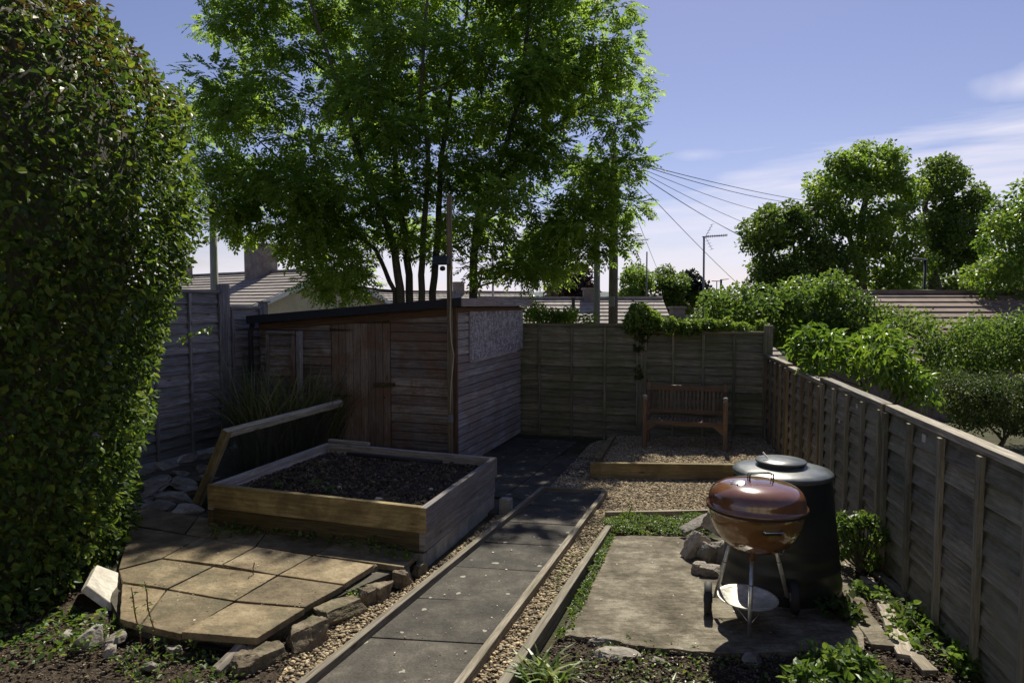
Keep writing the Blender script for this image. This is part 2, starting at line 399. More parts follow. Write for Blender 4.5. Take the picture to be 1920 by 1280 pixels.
M['plank'] = wood('plank', (.20, .17, .13), (.45, .40, .33), (.13, .12, .08), .3)
M['bark'] = wood('bark', (.05, .045, .036), (.15, .135, .105), (.06, .07, .035), .4, None, 0, (6, 22), .8)
M['pole'] = wood('pole', (.09, .075, .06), (.20, .18, .15))
M['pole_pale'] = wood('pole_pale', (.20, .20, .19), (.34, .34, .32))
M['felt'] = paint('felt', (.030, .030, .034), .9, .2, 0, .3, 30, 0, .5)
M['patio'] = stone('patio', (.10, .078, .046), (.205, .160, .096), (.34, .28, .18), 4.2, .8, .9, 30, (.08, .075, .045), .55, .5, .012)
M['patio_base'] = stone('patio_base', (.05, .045, .035), (.10, .09, .07), (.15, .13, .10), 8)
M['kerb'] = stone('kerb', (.075, .060, .042), (.15, .122, .085), (.27, .23, .165), 14, .95, .8, 40, (.06, .075, .03), .4)
M['rubble'] = stone('rubble', (.16, .14, .12), (.27, .245, .215), (.42, .39, .35), 5, .95, .7, 40, (.10, .10, .07), .3, .5)
M['pebble'] = stone('pebble', (.20, .15, .09), (.34, .27, .17), (.50, .43, .32), 30, .75, .15, 120, None, 0, .85)
M['gravel_bed'] = stone('gravel_bed', (.04, .032, .022), (.12, .095, .065), (.24, .20, .14), 55, .95, 1.0, 140, None, 0, 0, .02)
M['soil'] = stone('soil', (.035, .025, .017), (.075, .056, .039), (.16, .125, .09), 26, .98, 1.0, 110, None, 0, .4, .03)
M['soil_dark'] = stone('soil_dark', (.028, .022, .018), (.055, .045, .038), (.13, .11, .09), 22, .98, 1.0, 110, None, 0, .5, .03)
M['ground'] = stone('ground', (.03, .03, .016), (.06, .055, .03), (.11, .10, .06), 3, .98, .8, 30, (.04, .06, .02), .6, 0, .03)
M['clod'] = stone('clod', (.04, .030, .022), (.085, .066, .048), (.24, .20, .155), 10, .98, .8, 90, None, 0, .8)
M['block'] = stone('block', (.24, .23, .20), (.33, .32, .28), (.42, .40, .36), 10, .9, .4, 90)
M['white_stone'] = stone('white_stone', (.28, .26, .22), (.44, .42, .37), (.58, .56, .50), 5, .8, .3, 30, (.30, .22, .14), .3)
M['brick'] = stone('brick', (.11, .085, .07), (.17, .13, .11), (.24, .20, .18), 8, .9, .4, 30)
M['chimney'] = stone('chimney', (.12, .105, .10), (.19, .165, .155), (.26, .23, .22), 4, .9, .3, 30)
M['render_wall'] = stone('render_wall', (.42, .38, .27), (.52, .47, .34), (.58, .53, .40), 2, .9, .1, 40)
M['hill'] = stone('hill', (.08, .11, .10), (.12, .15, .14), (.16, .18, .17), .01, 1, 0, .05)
M['wire'] = paint('wire', (.03, .03, .03), .6)
M['black'] = paint('black', (.012, .012, .014), .45)
M['black_soft'] = paint('black_soft', (.02, .02, .022), .7)
M['alu'] = paint('alu', (.55, .55, .54), .38, .5, .9, .25, 20)
M['alu_dirty'] = paint('alu_dirty', (.60, .58, .53), .45, .5, .7, .35, 25)
M['chrome'] = paint('chrome', (.6, .6, .6), .25, .5, 1, .1)
M['bbq'] = paint('bbq', (.19, .09, .035), .13, .6, 0, .22, 5, .8)
M['bbq_lid'] = paint('bbq_lid', (.17, .072, .036), .15, .7, 0, .3, 6, 1.0)
M['rust'] = paint('rust', (.13, .05, .02), .6)
M['bin'] = paint('bin', (.015, .018, .019), .42, .5, 0, .3, 5, 0, .15)
M['lid'] = paint('lid', (.075, .085, .085), .30, .6, 0, .25, 9, 0, .2)
M['white'] = paint('white', (.72, .72, .70), .6)
M['tag_white'] = paint('tag_white', (.55, .52, .45), .7)
M['lamp_grey'] = paint('lamp_grey', (.16, .17, .18), .5)
M['cable'] = paint('cable', (.45, .36, .22), .6)
M['green_pot'] = paint('green_pot', (.02, .07, .05), .5)
# path slabs: weathered dark concrete with pale lichen spots
def path_mat():
    m, t, p = mat('path_slab', .88, .25); P = geo(t)
    n1 = noise(t, P, 4.5, 9, .75); n2 = noise(t, P, 70, 4, .75)
    c = ramp(t, n1, [(.32, (.034, .031, .027)), (.5, (.062, .056, .047)), (.70, (.115, .104, .085))])
    c = mixc(t, .6, c, ramp(t, n2, [(.32, (.45,)*3), (.66, (1.5,)*3)]), 'MULTIPLY')
    at = N(t, 'ShaderNodeAttribute', attribute_name='rnd').outputs['Fac']
    c = mixc(t, .5, c, ramp(t, at, [(0, (.6, .6, .6)), (1, (1.35, 1.33, 1.28))]), 'MULTIPLY')
    v = N(t, 'ShaderNodeTexVoronoi', voronoi_dimensions='2D'); v.inputs['Scale'].default_value = 3.8
    off = N(t, 'ShaderNodeVectorMath', operation='ADD'); nn = N(t, 'ShaderNodeTexNoise'); nn.inputs['Scale'].default_value = 22; nn.inputs['Detail'].default_value = 4; t.links.new(P, nn.inputs[0])
    sc = N(t, 'ShaderNodeVectorMath', operation='SCALE'); sc.inputs['Scale'].default_value = .05; t.links.new(nn.outputs['Color'], sc.inputs[0])
    t.links.new(P, off.inputs[0]); t.links.new(sc.outputs[0], off.inputs[1]); t.links.new(off.outputs[0], v.inputs[0])
    scn = N(t, 'ShaderNodeSeparateColor'); t.links.new(v.outputs['Color'], scn.inputs[0])
    keep = M_(t, 'GREATER_THAN', scn.outputs[0], .45)
    sp = M_(t, 'LESS_THAN', v.outputs['Distance'], M_(t, 'ADD', M_(t, 'MULTIPLY', scn.outputs[1], .075), .015))
    c = mixc(t, M_(t, 'MULTIPLY', M_(t, 'MULTIPLY', sp, keep), .75), c, (.36, .35, .28))
    t.links.new(c, p.inputs['Base Color']); bump(t, p, M_(t, 'ADD', n1, n2), .45, .006)
    return m
M['path'] = path_mat()
def pad_mat():
    m, t, p = mat('pad', .9, .2); P = geo(t)
    mp_ = N(t, 'ShaderNodeMapping'); mp_.inputs['Rotation'].default_value = (0, 0, R(16)); mp_.inputs['Scale'].default_value = (5, 17, 10); t.links.new(P, mp_.inputs[0])
    n0 = noise(t, mp_.outputs[0], 2.0, 6, .7, .4); n1 = noise(t, P, 3.4, 9, .75); n2 = noise(t, P, 60, 5, .75)
    c = ramp(t, n1, [(.36, (.07, .058, .040)), (.5, (.16, .138, .10)), (.62, (.28, .25, .19))])
    c = mixc(t, .42, c, ramp(t, n0, [(.40, (.35, .33, .30)), (.56, (1.2,)*3)]), 'MULTIPLY')
    c = mixc(t, .4, c, ramp(t, n2, [(.3, (.6,)*3), (.7, (1.25,)*3)]), 'MULTIPLY')
    t.links.new(c, p.inputs['Base Color']); bump(t, p, M_(t, 'ADD', n0, n2), .9, .008)
    return m
M['pad'] = pad_mat()
def osb_mat():
    m, t, p = mat('osb', .8, .3)
    tcn = N(t, 'ShaderNodeUVMap').outputs[0]
    v = N(t, 'ShaderNodeTexVoronoi'); v.inputs['Scale'].default_value = 26; v.inputs['Randomness'].default_value = 1
    mp_ = N(t, 'ShaderNodeMapping'); mp_.inputs['Scale'].default_value = (.6, 2.2, 1); mp_.inputs['Rotation'].default_value = (0, 0, .9); t.links.new(tcn, mp_.inputs[0]); t.links.new(mp_.outputs[0], v.inputs[0])
    v2 = N(t, 'ShaderNodeTexVoronoi'); v2.inputs['Scale'].default_value = 24; mp2 = N(t, 'ShaderNodeMapping'); mp2.inputs['Scale'].default_value = (2.4, .55, 1); mp2.inputs['Rotation'].default_value = (0, 0, .5); t.links.new(tcn, mp2.inputs[0]); t.links.new(mp2.outputs[0], v2.inputs[0])
    s1 = N(t, 'ShaderNodeSeparateColor'); t.links.new(v.outputs['Color'], s1.inputs[0]); s2 = N(t, 'ShaderNodeSeparateColor'); t.links.new(v2.outputs['Color'], s2.inputs[0])
    f = M_(t, 'MULTIPLY', M_(t, 'ADD', s1.outputs[0], s2.outputs[1]), .5)
    c = ramp(t, f, [(.1, (.12, .10, .10)), (.5, (.25, .225, .23)), (.9, (.46, .43, .44))])
    t.links.new(c, p.inputs['Base Color']); bump(t, p, f, .4, .004); return m
M['osb'] = osb_mat()
def tile_mat(name, a, b):
    m, t, p = mat(name, .85, .25); P = geo(t)
    uv = N(t, 'ShaderNodeUVMap').outputs[0]
    w_ = N(t, 'ShaderNodeTexWave'); w_.inputs['Scale'].default_value = 1.0; mp_ = N(t, 'ShaderNodeMapping'); mp_.inputs['Scale'].default_value = (1.05, 0, 0); t.links.new(uv, mp_.inputs[0]); t.links.new(mp_.outputs[0], w_.inputs[0])
    n = noise(t, P, 3, 6, .7); c = ramp(t, n, [(.3, a), (.7, b)])
    at = N(t, 'ShaderNodeAttribute', attribute_name='rnd').outputs['Fac']
    c = mixc(t, .3, c, ramp(t, at, [(0, (.7,)*3), (1, (1.25,)*3)]), 'MULTIPLY')
    t.links.new(c, p.inputs['Base Color']); bump(t, p, w_.outputs[0], .6, .03); return m
M['tile'] = tile_mat('tile', (.20, .175, .16), (.36, .32, .29))
M['tile_brown'] = tile_mat('tile_brown', (.15, .11, .09), (.27, .21, .175))
# net
def net_mat():
    m, t, p = mat('net', .6, .3); p.inputs['Base Color'].default_value = (.035, .04, .035, 1)
    uv = N(t, 'ShaderNodeUVMap').outputs[0]; s = N(t, 'ShaderNodeSeparateXYZ'); t.links.new(uv, s.inputs[0])
    a = M_(t, 'LESS_THAN', M_(t, 'FRACT', M_(t, 'MULTIPLY', s.outputs[0], 62)), .27); b = M_(t, 'LESS_THAN', M_(t, 'FRACT', M_(t, 'MULTIPLY', s.outputs[1], 62)), .27)
    t.links.new(M_(t, 'MAXIMUM', a, b), p.inputs['Alpha']); return m
M['net'] = net_mat()
M['leaf_ash'] = leafm('leaf_ash', (.050, .095, .016), (.080, .135, .026), (.125, .190, .038), .70, .5, .25, 3.0)
M['leaf_hedge'] = leafm('leaf_hedge', (0.029, 0.058, 0.013), (0.055, 0.111, 0.018), (0.130, 0.189, 0.026), .42, .50, .28, 1.8)
M['leaf_red'] = leafm('leaf_red', (.075, .045, .015), (.09, .075, .02), (.10, .11, .025), .34, .45, .35, 1.4)
M['leaf_far'] = leafm('leaf_far', (0.058, 0.111, 0.018), (0.098, 0.176, 0.026), (0.156, 0.234, 0.039), .52, .5, .35, 2.0)
M['leaf_far_dark'] = leafm('leaf_far_dark', (0.044, 0.086, 0.018), (0.072, 0.130, 0.023), (0.117, 0.189, 0.034), .50, .5, .3, 1.6)
M['leaf_bright'] = leafm('leaf_bright', (.055, .12, .015), (.095, .18, .022), (.16, .25, .035), .50, .35, .5, 1.5)
M['leaf_mid'] = leafm('leaf_mid', (0.047, 0.094, 0.021), (0.081, 0.150, 0.029), (0.137, 0.215, 0.046), .46, .45, .3, 1.6)
M['leaf_darkhedge'] = leafm('leaf_darkhedge', (0.031, 0.058, 0.018), (0.055, 0.096, 0.026), (0.104, 0.137, 0.039), .4, .5, .3, 1.3)
M['leaf_purple'] = leafm('leaf_purple', (.020, .012, .014), (.035, .018, .020), (.055, .030, .028), .3)
M['leaf_conifer'] = leafm('leaf_conifer', (.016, .026, .020), (.026, .038, .030), (.04, .055, .04), .15)
M['leaf_grass'] = leafm('leaf_grass', (.07, .10, .03), (.12, .15, .05), (.26, .24, .12), .45)
M['leaf_variegated'] = leafm('leaf_variegated', (.06, .13, .025), (.12, .20, .04), (.32, .36, .13), .4)
M['leaf_weed'] = leafm('leaf_weed', (.04, .085, .018), (.08, .15, .025), (.15, .22, .04), .42, .45)
M['litter'] = leafm('litter', (.10, .07, .04), (.22, .16, .09), (.36, .29, .17), .1)
M['leaf_ivy'] = leafm('leaf_ivy', (.07, .14, .02), (.11, .19, .03), (.17, .25, .04), .45, .38)
# ================================================================ THE SETTING
def sheet(name, xs, ys, zf, m, kind='structure', origin=(0, 0, 0)):
    X, Y = np.meshgrid(xs, ys); Z = zf(X, Y); v = np.stack([X, Y, Z], -1).reshape(-1, 3); nx, ny = len(xs), len(ys)
    i, j = np.meshgrid(np.arange(nx-1), np.arange(ny-1)); a = (j*nx+i).ravel(); q = np.stack([a, a+1, a+nx+1, a+nx], 1)
    return tag(link_mesh(name, v, q.ravel(), np.arange(len(q))*4, None, np.zeros(len(q)), m, None, origin, True), kind=kind)
def zground(X, Y):
    Z = G0+GS*np.clip(Y, -8, 13) - .16*np.clip(Y-13, 0, 14)
    out_ = np.clip(Y-60, 0, 1e4); return Z - .004*np.clip(out_, 0, 300) - .012
xs = np.concatenate([-np.geomspace(3500, 8, 26), np.linspace(-7, 7, 80), np.geomspace(8, 3500, 26)])
ys = np.concatenate([-np.geomspace(400, 5, 12), np.linspace(-4, 13.5, 100), np.geomspace(14, 4500, 46)])
def zg2(X, Y):
    n = snoise(np.stack([X, Y, X*0], -1).reshape(-1, 3), 2.0, 5).reshape(X.shape)
    near = np.exp(-((Y-5)/9.0)**4)*np.exp(-(X/7.0)**4)
    return zground(X, Y) + (n*.010-.005)*near
sheet('ground', xs, ys, zg2, M['ground'])
# distant hill
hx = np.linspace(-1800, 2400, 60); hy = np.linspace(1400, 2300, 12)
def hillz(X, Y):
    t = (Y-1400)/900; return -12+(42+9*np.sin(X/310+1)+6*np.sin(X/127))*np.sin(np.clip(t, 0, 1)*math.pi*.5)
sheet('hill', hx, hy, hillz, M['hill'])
# path: paving slabs between the timber edgings (near run), older slabs beside the shed (far run)
def lerp(a, b, t): return a+(b-a)*t
L0, L1 = G(520, 1350), G(1022, 924); R0, R1 = G(802, 1366), G(1130, 930)
# extend towards the camera
LA = L0-(L1-L0)*.22; RA = R0-(R1-R0)*.22
pb = MB(); u = nrm(L1-LA); ttt = np.linalg.norm(L1-LA); n_sl = 9
for i in range(n_sl):
    t0, t1 = i/n_sl, (i+1)/n_sl; gap = .007/ttt
    q = [lerp(LA, L1, t0+gap), lerp(RA, R1, t0+gap), lerp(RA, R1, t1), lerp(LA, L1, t1)]
    dz = [random.uniform(.020, .030) for _ in range(4)]
    pb.prism([p+UP*d for p, d in zip(q, dz)], .04)
# far run: rows follow the shed
def poly_slabs(mb, origin, un, vn, nu, nv, su, sv, keep, h):
    for i in range(nu):
        for j in range(nv):
            o = origin+un*su*i+vn*sv*j; c = o+un*su/2+vn*sv/2
            if not keep(c): continue
            g = .006; q = [o+un*g+vn*g, o+un*g+vn*(sv-g), o+un*(su-g)+vn*(sv-g), o+un*(su-g)+vn*g]
            mb.prism([A(p[0], p[1], gz(p[1])+h+random.uniform(-.003, .003)) for p in q], .04)
farpoly = [(965, 815), (1108, 832), (1036, 914), (1020, 922), (962, 968), (905, 968), (880, 880)]
def proj(p):
    d = np.asarray(p)-A(0, 0, 2); y = d[1]*CP - d[2]*SP; z = d[1]*SP+d[2]*CP; return 960+F*d[0]/y, 640-F*z/y
o0 = G(905, 962)
poly_slabs(pb, o0-V*1.2, U, V, 11, 5, .6, .6, lambda c: inpoly(*proj(A(c[0], c[1], gz(c[1]))), farpoly), .014)
tag(pb.build('path', M['path'], bevel=.004, origin=(0, 0, 0)), kind='structure')
def strip(name, label, pts, w_, h_, m, cat='timber edging', group=None, lift=.0, seg=6):
    mb = MB(); pts = [np.asarray(p) for p in pts]
    for a, b in zip(pts[:-1], pts[1:]): mb.beam(a+UP*(h_/2+lift), b+UP*(h_/2+lift), w_, h_+.08, jit=.002, seg=seg)
    return tag(mb.build(name, m, bevel=.004), label, cat, group)
EG = 'timber edgings along the path'
SD = nrm(np.cross(nrm(L1-LA), UP))
strip('timber_edging', 'weathered timber edging along the left side of the dark slab path', [LA-SD*.027, L1-SD*.027], .048, .03, M['edging'], group=EG, seg=14)
strip('timber_edging', 'weathered timber edging along the right side of the dark slab path', [RA+SD*.027, R1+SD*.027], .048, .03, M['edging'], group=EG, seg=14)
strip('timber_edging', 'thin timber strip across the far end of the dark slab path', [L1+(L1-LA)*.004-SD*.05, R1+(R1-RA)*.004+SD*.05], .035, .026, M['edging'], group=EG)
pe0, pe1 = G(985, 1245), G(1141, 1003)
strip('timber_edging', 'pale timber edging between the gravel strip and the concrete pad', [pe0-(pe1-pe0)*.5, pe1], .055, .05, M['edging'], group=EG, seg=8)
strip('timber_edging', 'thin grey board sunk in the gravel behind the green ground cover', [G(1135, 972), G(1345, 968)], .04, .03, M['edging'], group=EG)
# gravel
gravL = [(420, 1420), (490, 1290), (570, 1205), (690, 1140), (790, 1085), (930, 968), (1000, 945), (1015, 930), (650, 1240), (560, 1330), (500, 1420)]
gravR = [(1016, 930), (1108, 832), (1128, 826), (1560, 830), (1560, 960), (1340, 985), (1145, 1000), (1000, 1220), (930, 1330), (880, 1420), (800, 1420), (872, 1282), (1137, 930), (1130, 922)]
gm = MB()
for poly in (gravL, gravR): gm.prism([G(x, y, .004) for x, y in poly], .03)
tag(gm.build('gravel_bed', M['gravel_bed'], origin=(0, 0, 0)), kind='structure')
def pebbles(name, polys, n, s, dz, label, m, V0=ICO1, big=.0, kind='stuff', cat='gravel', jz=.006):
    v0, f0 = V0; pts = []
    areas = []
    for poly in polys:
        W = [G(x, y) for x, y in poly]; xs_ = [p[0] for p in W]; ys_ = [p[1] for p in W]; P2 = [(p[0], p[1]) for p in W]
        A_ = abs(sum(P2[i][0]*P2[(i+1) % len(P2)][1]-P2[(i+1) % len(P2)][0]*P2[i][1] for i in range(len(P2))))/2
        k = int(n*A_); c = 0
        while c < k:
            x = random.uniform(min(xs_), max(xs_)); y = random.uniform(min(ys_), max(ys_))
            if inpoly(x, y, P2): pts.append((x, y)); c += 1
    pts = np.array(pts); m_ = len(pts); nv = len(v0)
    S = s*(.55+rng.random(m_)**2*1.0)[:, None]*np.stack([.8+.5*rng.random(m_), .6+.4*rng.random(m_), .35+.25*rng.random(m_)], 1)
    a = rng.random(m_)*6.28; b = rng.normal(size=m_)*.3
    P = v0[None]*S[:, None, :]*(1+rng.normal(size=(m_, nv, 1))*.07)
    ca, sa = np.cos(a)[:, None], np.sin(a)[:, None]; cb, sb = np.cos(b)[:, None], np.sin(b)[:, None]
    x, y, z = P[..., 0], P[..., 1], P[..., 2]; y, z = y*cb-z*sb, y*sb+z*cb; x, y = x*ca-y*sa, x*sa+y*ca
    Zc = gz(pts[:, 1])+dz+rng.random(m_)*jz
    P = np.stack([x+pts[:, :1], y+pts[:, 1:], z+Zc[:, None]], -1).reshape(-1, 3)
    f = np.array(f0); q = (np.arange(m_)*nv)[:, None, None]+f[None]; q = q.reshape(-1, 3)
    ob = link_mesh(name, P, q.ravel(), np.arange(len(q))*3, None, np.repeat(rng.random(m_), len(f0)), m, None, (0, 0, 0), True)
    return tag(ob, label, cat, kind=kind)
pebbles('gravel', [gravL, gravR], 3600, .0120, .008, 'loose tan pebbles in the strips beside the path and before the bench', M['pebble'], ICO1)
# raised gravel square with the bench
bz = .15
bf = [(1112, 872), (1500, 882), (1520, 822), (1150, 818)]
gb = MB(); gb.prism([G(x, y, .12) for x, y in bf], .12)
tag(gb.build('bench_terrace', M['gravel_bed'], origin=(0, 0, 0)), kind='structure')
# pebbles there (drawn as their own layer on the terrace)
def poly_world(poly, dz): return [G(x, y, dz) for x, y in poly]
def pebbles_at(name, poly, dz, n, s, label, m, cat='gravel', V0=ICO1, jz=.006):
    W = poly_world(poly, dz); inv = [proj(A(p[0], p[1], gz(p[1]))) for p in W]
    return pebbles(name, [inv], n, s, dz+.006, label, m, V0, cat=cat, jz=jz)
pebbles_at('gravel', bf, .12, 2600, .0135, 'loose tan pebbles filling the raised square under the bench', M['pebble'])
b0, b1, b2 = G(1106, 897), G(1560, 903), G(1150, 822, .12)
strip('timber_sleeper', 'front timber of the raised gravel square, long beam below the bench', [b0+UP*.05, b1+UP*.05], .075, .11, M['sleeper_warm'], 'timber beam')
strip('timber_sleeper', 'short side timber at the left of the raised gravel square', [G(1121, 868, .12)-UP*.06, A(*b2)-UP*.06], .085, .09, M['sleeper_warm'], 'timber beam')
# concrete pad
padp = [(1139, 1004), (1230, 1004), (1340, 1008), (1560, 1012), (1600, 1060), (1622, 1215), (1480, 1222), (1330, 1222), (1200, 1210), (1128, 1196), (1058, 1190), (1085, 1115)]
pd = MB(); pts = []
for i in range(len(padp)):
    a, b = G(*padp[i], .045), G(*padp[(i+1) % len(padp)], .045)
    for k in range(8): q = lerp(a, b, k/8); pts.append(q+A(random.uniform(-.012, .012), random.uniform(-.012, .012), 0))
pd.prism(pts, .10)
tag(pd.build('concrete_pad', M['pad'], origin=(0, 0, 0)), kind='structure')
# front soil on both sides
def soil_sheet(name, px_poly, h, m, amp, seed, step=.03):
    W = [G(x, y) for x, y in px_poly]; P2 = [(p[0], p[1]) for p in W]
    x0, x1 = min(p[0] for p in P2), max(p[0] for p in P2); y0, y1 = min(p[1] for p in P2), max(p[1] for p in P2)
    X = np.arange(x0, x1, step); Y = np.arange(y0, y1, step); XX, YY = np.meshgrid(X, Y); pts = np.stack([XX, YY, XX*0], -1).reshape(-1, 3)
    z = (snoise(pts, 3.5, seed)*.5+snoise(pts, 11, seed+1)*.35+snoise(pts, 31, seed+2)*.3)*amp
    Z = gz(pts[:, 1])+h+z; v = np.stack([pts[:, 0], pts[:, 1], Z], 1); nx = len(X); fs = []
    ins = np.array([inpoly(a, b, P2) for a, b in pts[:, :2]]).reshape(len(Y), nx)
    for j in range(len(Y)-1):
        for i in range(nx-1):
            if ins[j, i] and ins[j+1, i] and ins[j, i+1] and ins[j+1, i+1]: a = j*nx+i; fs.append([a, a+1, a+nx+1, a+nx])
    fs = np.array(fs)
    return tag(link_mesh(name, v, fs.ravel(), np.arange(len(fs))*4, None, np.full(len(fs), .5), m, None, (0, 0, 0), True), kind='structure')
soilR = [(1058, 1192), (1128, 1198), (1330, 1224), (1622, 1217), (1600, 1060), (1580, 960), (1640, 960), (1700, 1090), (1900, 1290), (2100, 1500), (900, 1500), (980, 1262)]
soilL = [(-700, 1500), (-300, 1120), (0, 1060), (200, 1080), (220, 1160), (340, 1190), (480, 1215), (560, 1200), (520, 1300), (430, 1500)]
soil_sheet('soil', soilR, .012, M['soil'], .016, 11); soil_sheet('soil', soilL, .03, M['soil'], .03, 21)
pebbles('soil_clods', [soilR, soilL], 2000, .0095, .012, 'crumbs of dark earth and grit scattered over the front soil', M['clod'], ICO1, cat='soil', jz=.03)
# ================================================================ PATIO
PH = .13
slabs = [
 ('B', [(255, 948), (372, 968), (346, 1000), (252, 984)], 0, 'shaded slab at the foot of the leaning net frame'),
 ('B', [(373, 968), (505, 990), (478, 1023), (347, 1001)], 0, 'shaded slab under the left half of the planter front'),
 ('B', [(506, 990), (640, 1012), (589, 1040), (480, 1023)], 0, 'shaded slab under the middle of the planter front'),
 ('B', [(641, 1012), (785, 1036), (757, 1062), (590, 1040)], .004, 'shaded slab reaching the near right corner of the planter'),
 ('A', [(245, 986), (374, 1006), (303, 1045), (222, 1066)], .006, 'sunlit slab beside the hedge, back row'),
 ('A', [(376, 1006), (479, 1024), (415, 1058), (305, 1045)], .003, 'sunlit slab second from the hedge in the back row'),
 ('A', [(481, 1024), (586, 1041), (520, 1077), (417, 1058)], .009, 'palest slab with a bright patch, back row'),
 ('A', [(588, 1041), (702, 1058), (645, 1094), (522, 1077)], .014, 'ruddy slab at the right end of the back row'),
 ('C', [(222, 1068), (304, 1047), (398, 1061), (313, 1103), (229, 1090)], 0, 'worn slab with faint spots beside the hedge, middle row'),
 ('C', [(400, 1062), (519, 1078), (439, 1125), (315, 1103)], .002, 'dull slab in the middle of the patio'),
 ('C', [(521, 1079), (644, 1096), (572, 1137), (441, 1126)], .010, 'long sandy slab at the right of the middle row'),
 ('D', [(229, 1093), (311, 1105), (262, 1170), (224, 1160)], -.002, 'sunk slab behind the tipped white stone'),
 ('D', [(313, 1105), (438, 1127), (338, 1188), (264, 1171)], -.004, 'sandy slab with soil crumbs, front row'),
 ('D', [(440, 1128), (572, 1139), (482, 1196), (339, 1184)], .024, 'thick slab jutting out at the front corner'),
]
base = MB(); base.prism([G(x, y, PH-.045) for x, y in [(250, 940), (788, 1030), (752, 1066), (690, 1092), (565, 1150), (478, 1202), (345, 1192), (230, 1170), (195, 1100), (235, 1010)]], .12)
tag(base.build('patio_base', M['patio_base'], origin=(0, 0, 0)), kind='structure')
for _, q, dz, lab in slabs:
    mb = MB(); W = [G(x, y, PH+dz) for x, y in q]; c = sum(W)/len(W); P = []
    for i in range(len(W)):
        a, b = W[i], W[(i+1) % len(W)]
        a = a+nrm(c-a)*.004; b = b+nrm(c-b)*.004
        for k in range(7):
            p = lerp(a, b, k/7)
            P.append(p+(A(random.uniform(-.0025, .0025), random.uniform(-.0025, .0025), 0) if k else 0))
    tl = random.uniform(-.006, .006), random.uniform(-.006, .006)
    P = [p+UP*((p[0]-c[0])*tl[0]+(p[1]-c[1])*tl[1]) for p in P]
    mb.prism(P, .042)
    tag(mb.build('paving_slab', M['patio'], bevel=.004), lab, 'paving slab', 'sandstone slabs of the patio')
mb = MB(); mb.beam(G(468, 1222, .03), G(668, 1090, .03), .035, .11, jit=.002, seg=6)
tag(mb.build('timber_edging', M['sleeper_grey'], bevel=.004), 'grey board on edge under the right rim of the sandstone patio', 'timber edging')
# kerb stones
for cx, cy, w_, h_, d_, lab in [
    (487, 1250, .36, .13, .19, 'largest rough block of the stone row, nearest the camera'),
    (570, 1212, .30, .15, .18, 'rough square-ended block second from the front of the stone row'),
    (640, 1160, .36, .13, .18, 'long flat-topped block in the middle of the stone row'),
    (688, 1132, .17, .13, .13, 'small upright block beside a weed tuft in the stone row'),
    (716, 1120, .22, .13, .14, 'lumpy block third from the planter in the stone row'),
    (757, 1096, .16, .13, .14, 'rounded yellow block second from the planter in the stone row'),
    (699, 1090, .10, .14, .10, 'narrow dark stone tucked behind the slab corner'),
    (786, 1078, .13, .10, .10, 'small stone touching the planter corner')]:
    mb = MB(); p = G(cx, cy); mb.rock(p+UP*h_*.34, (d_*.82, w_*.80, h_*.98), rot=-R(34) if cx < 690 else -R(30), rough=.13, box=.90, fine=True)
    tag(mb.build('kerb_stone', M['kerb']), lab, 'stone', 'rough stones edging the patio')
# wooden stake end and plastic
mb = MB(); mb.beam(G(405, 1262, .03), G(455, 1212, .09), .075, .05, seg=4, jit=.003)
tag(mb.build('wooden_stake', M['plank'], bevel=.008), 'pale split piece of timber lying below the front patio corner', 'timber offcut')
pl = MB(); pts_ = [(325, 1190), (345, 1194), (400, 1206), (452, 1216), (440, 1226), (425, 1224), (378, 1214), (334, 1204)]
W = [G(x, y, .045) for x, y in pts_]; pl.prism([p+UP*random.uniform(-.015, .02) for p in W], .004)
tag(pl.build('plastic_sheet', M['black']), 'glossy black plastic sheet poking out under the patio slabs', 'plastic sheet')
# leaning white slab beside the hedge
mb = MB(); q = [G(150, 1098, .22), G(228, 1070, .17), G(228, 1142, .02), G(212, 1152, .0)]
c_ = G(227, 1143, .02); yc = c_[1]; d_ = YP(163, 1096, yc-.06); b = YP(226, 1074, yc+.42); a = YP(182, 1058, yc+.34); tv = A(-.025, -.03, -.03)
vs = [a, b, c_, d_]; vs2 = [p+tv for p in vs]; mb.add(vs+vs2, [[0, 1, 2, 3], [7, 6, 5, 4], [0, 4, 5, 1], [1, 5, 6, 2], [2, 6, 7, 3], [3, 7, 4, 0]])
tag(mb.build('tipped_slab', M['white_stone'], bevel=.006), 'tipped pale slab leaning at the foot of the hedge', 'stone slab')
# loose stones in the left soil
for cx, cy, s_, lab in [(165, 1200, (.20, .13, .13), 'grey block half buried below the hedge'), (215, 1200, (.16, .12, .08), 'flat brown stone beside the half buried block'),
    (205, 1222, (.10, .07, .06), 'small pale pyramid stone in the left soil'), (128, 1190, (.13, .07, .08), 'dark brick end under the hedge'),
    (325, 1218, (.09, .07, .04), 'thin curved shard near the plastic sheet'), (280, 1248, (.10, .08, .05), 'rough clod-like stone in the left soil')]:
    mb = MB(); mb.rock(G(cx, cy, .05), s_, rot=random.uniform(0, 3), rough=.16, box=.5)
    tag(mb.build('loose_stone', M['rubble'], smooth=False), lab, 'stone', 'loose stones in the soil below the hedge')
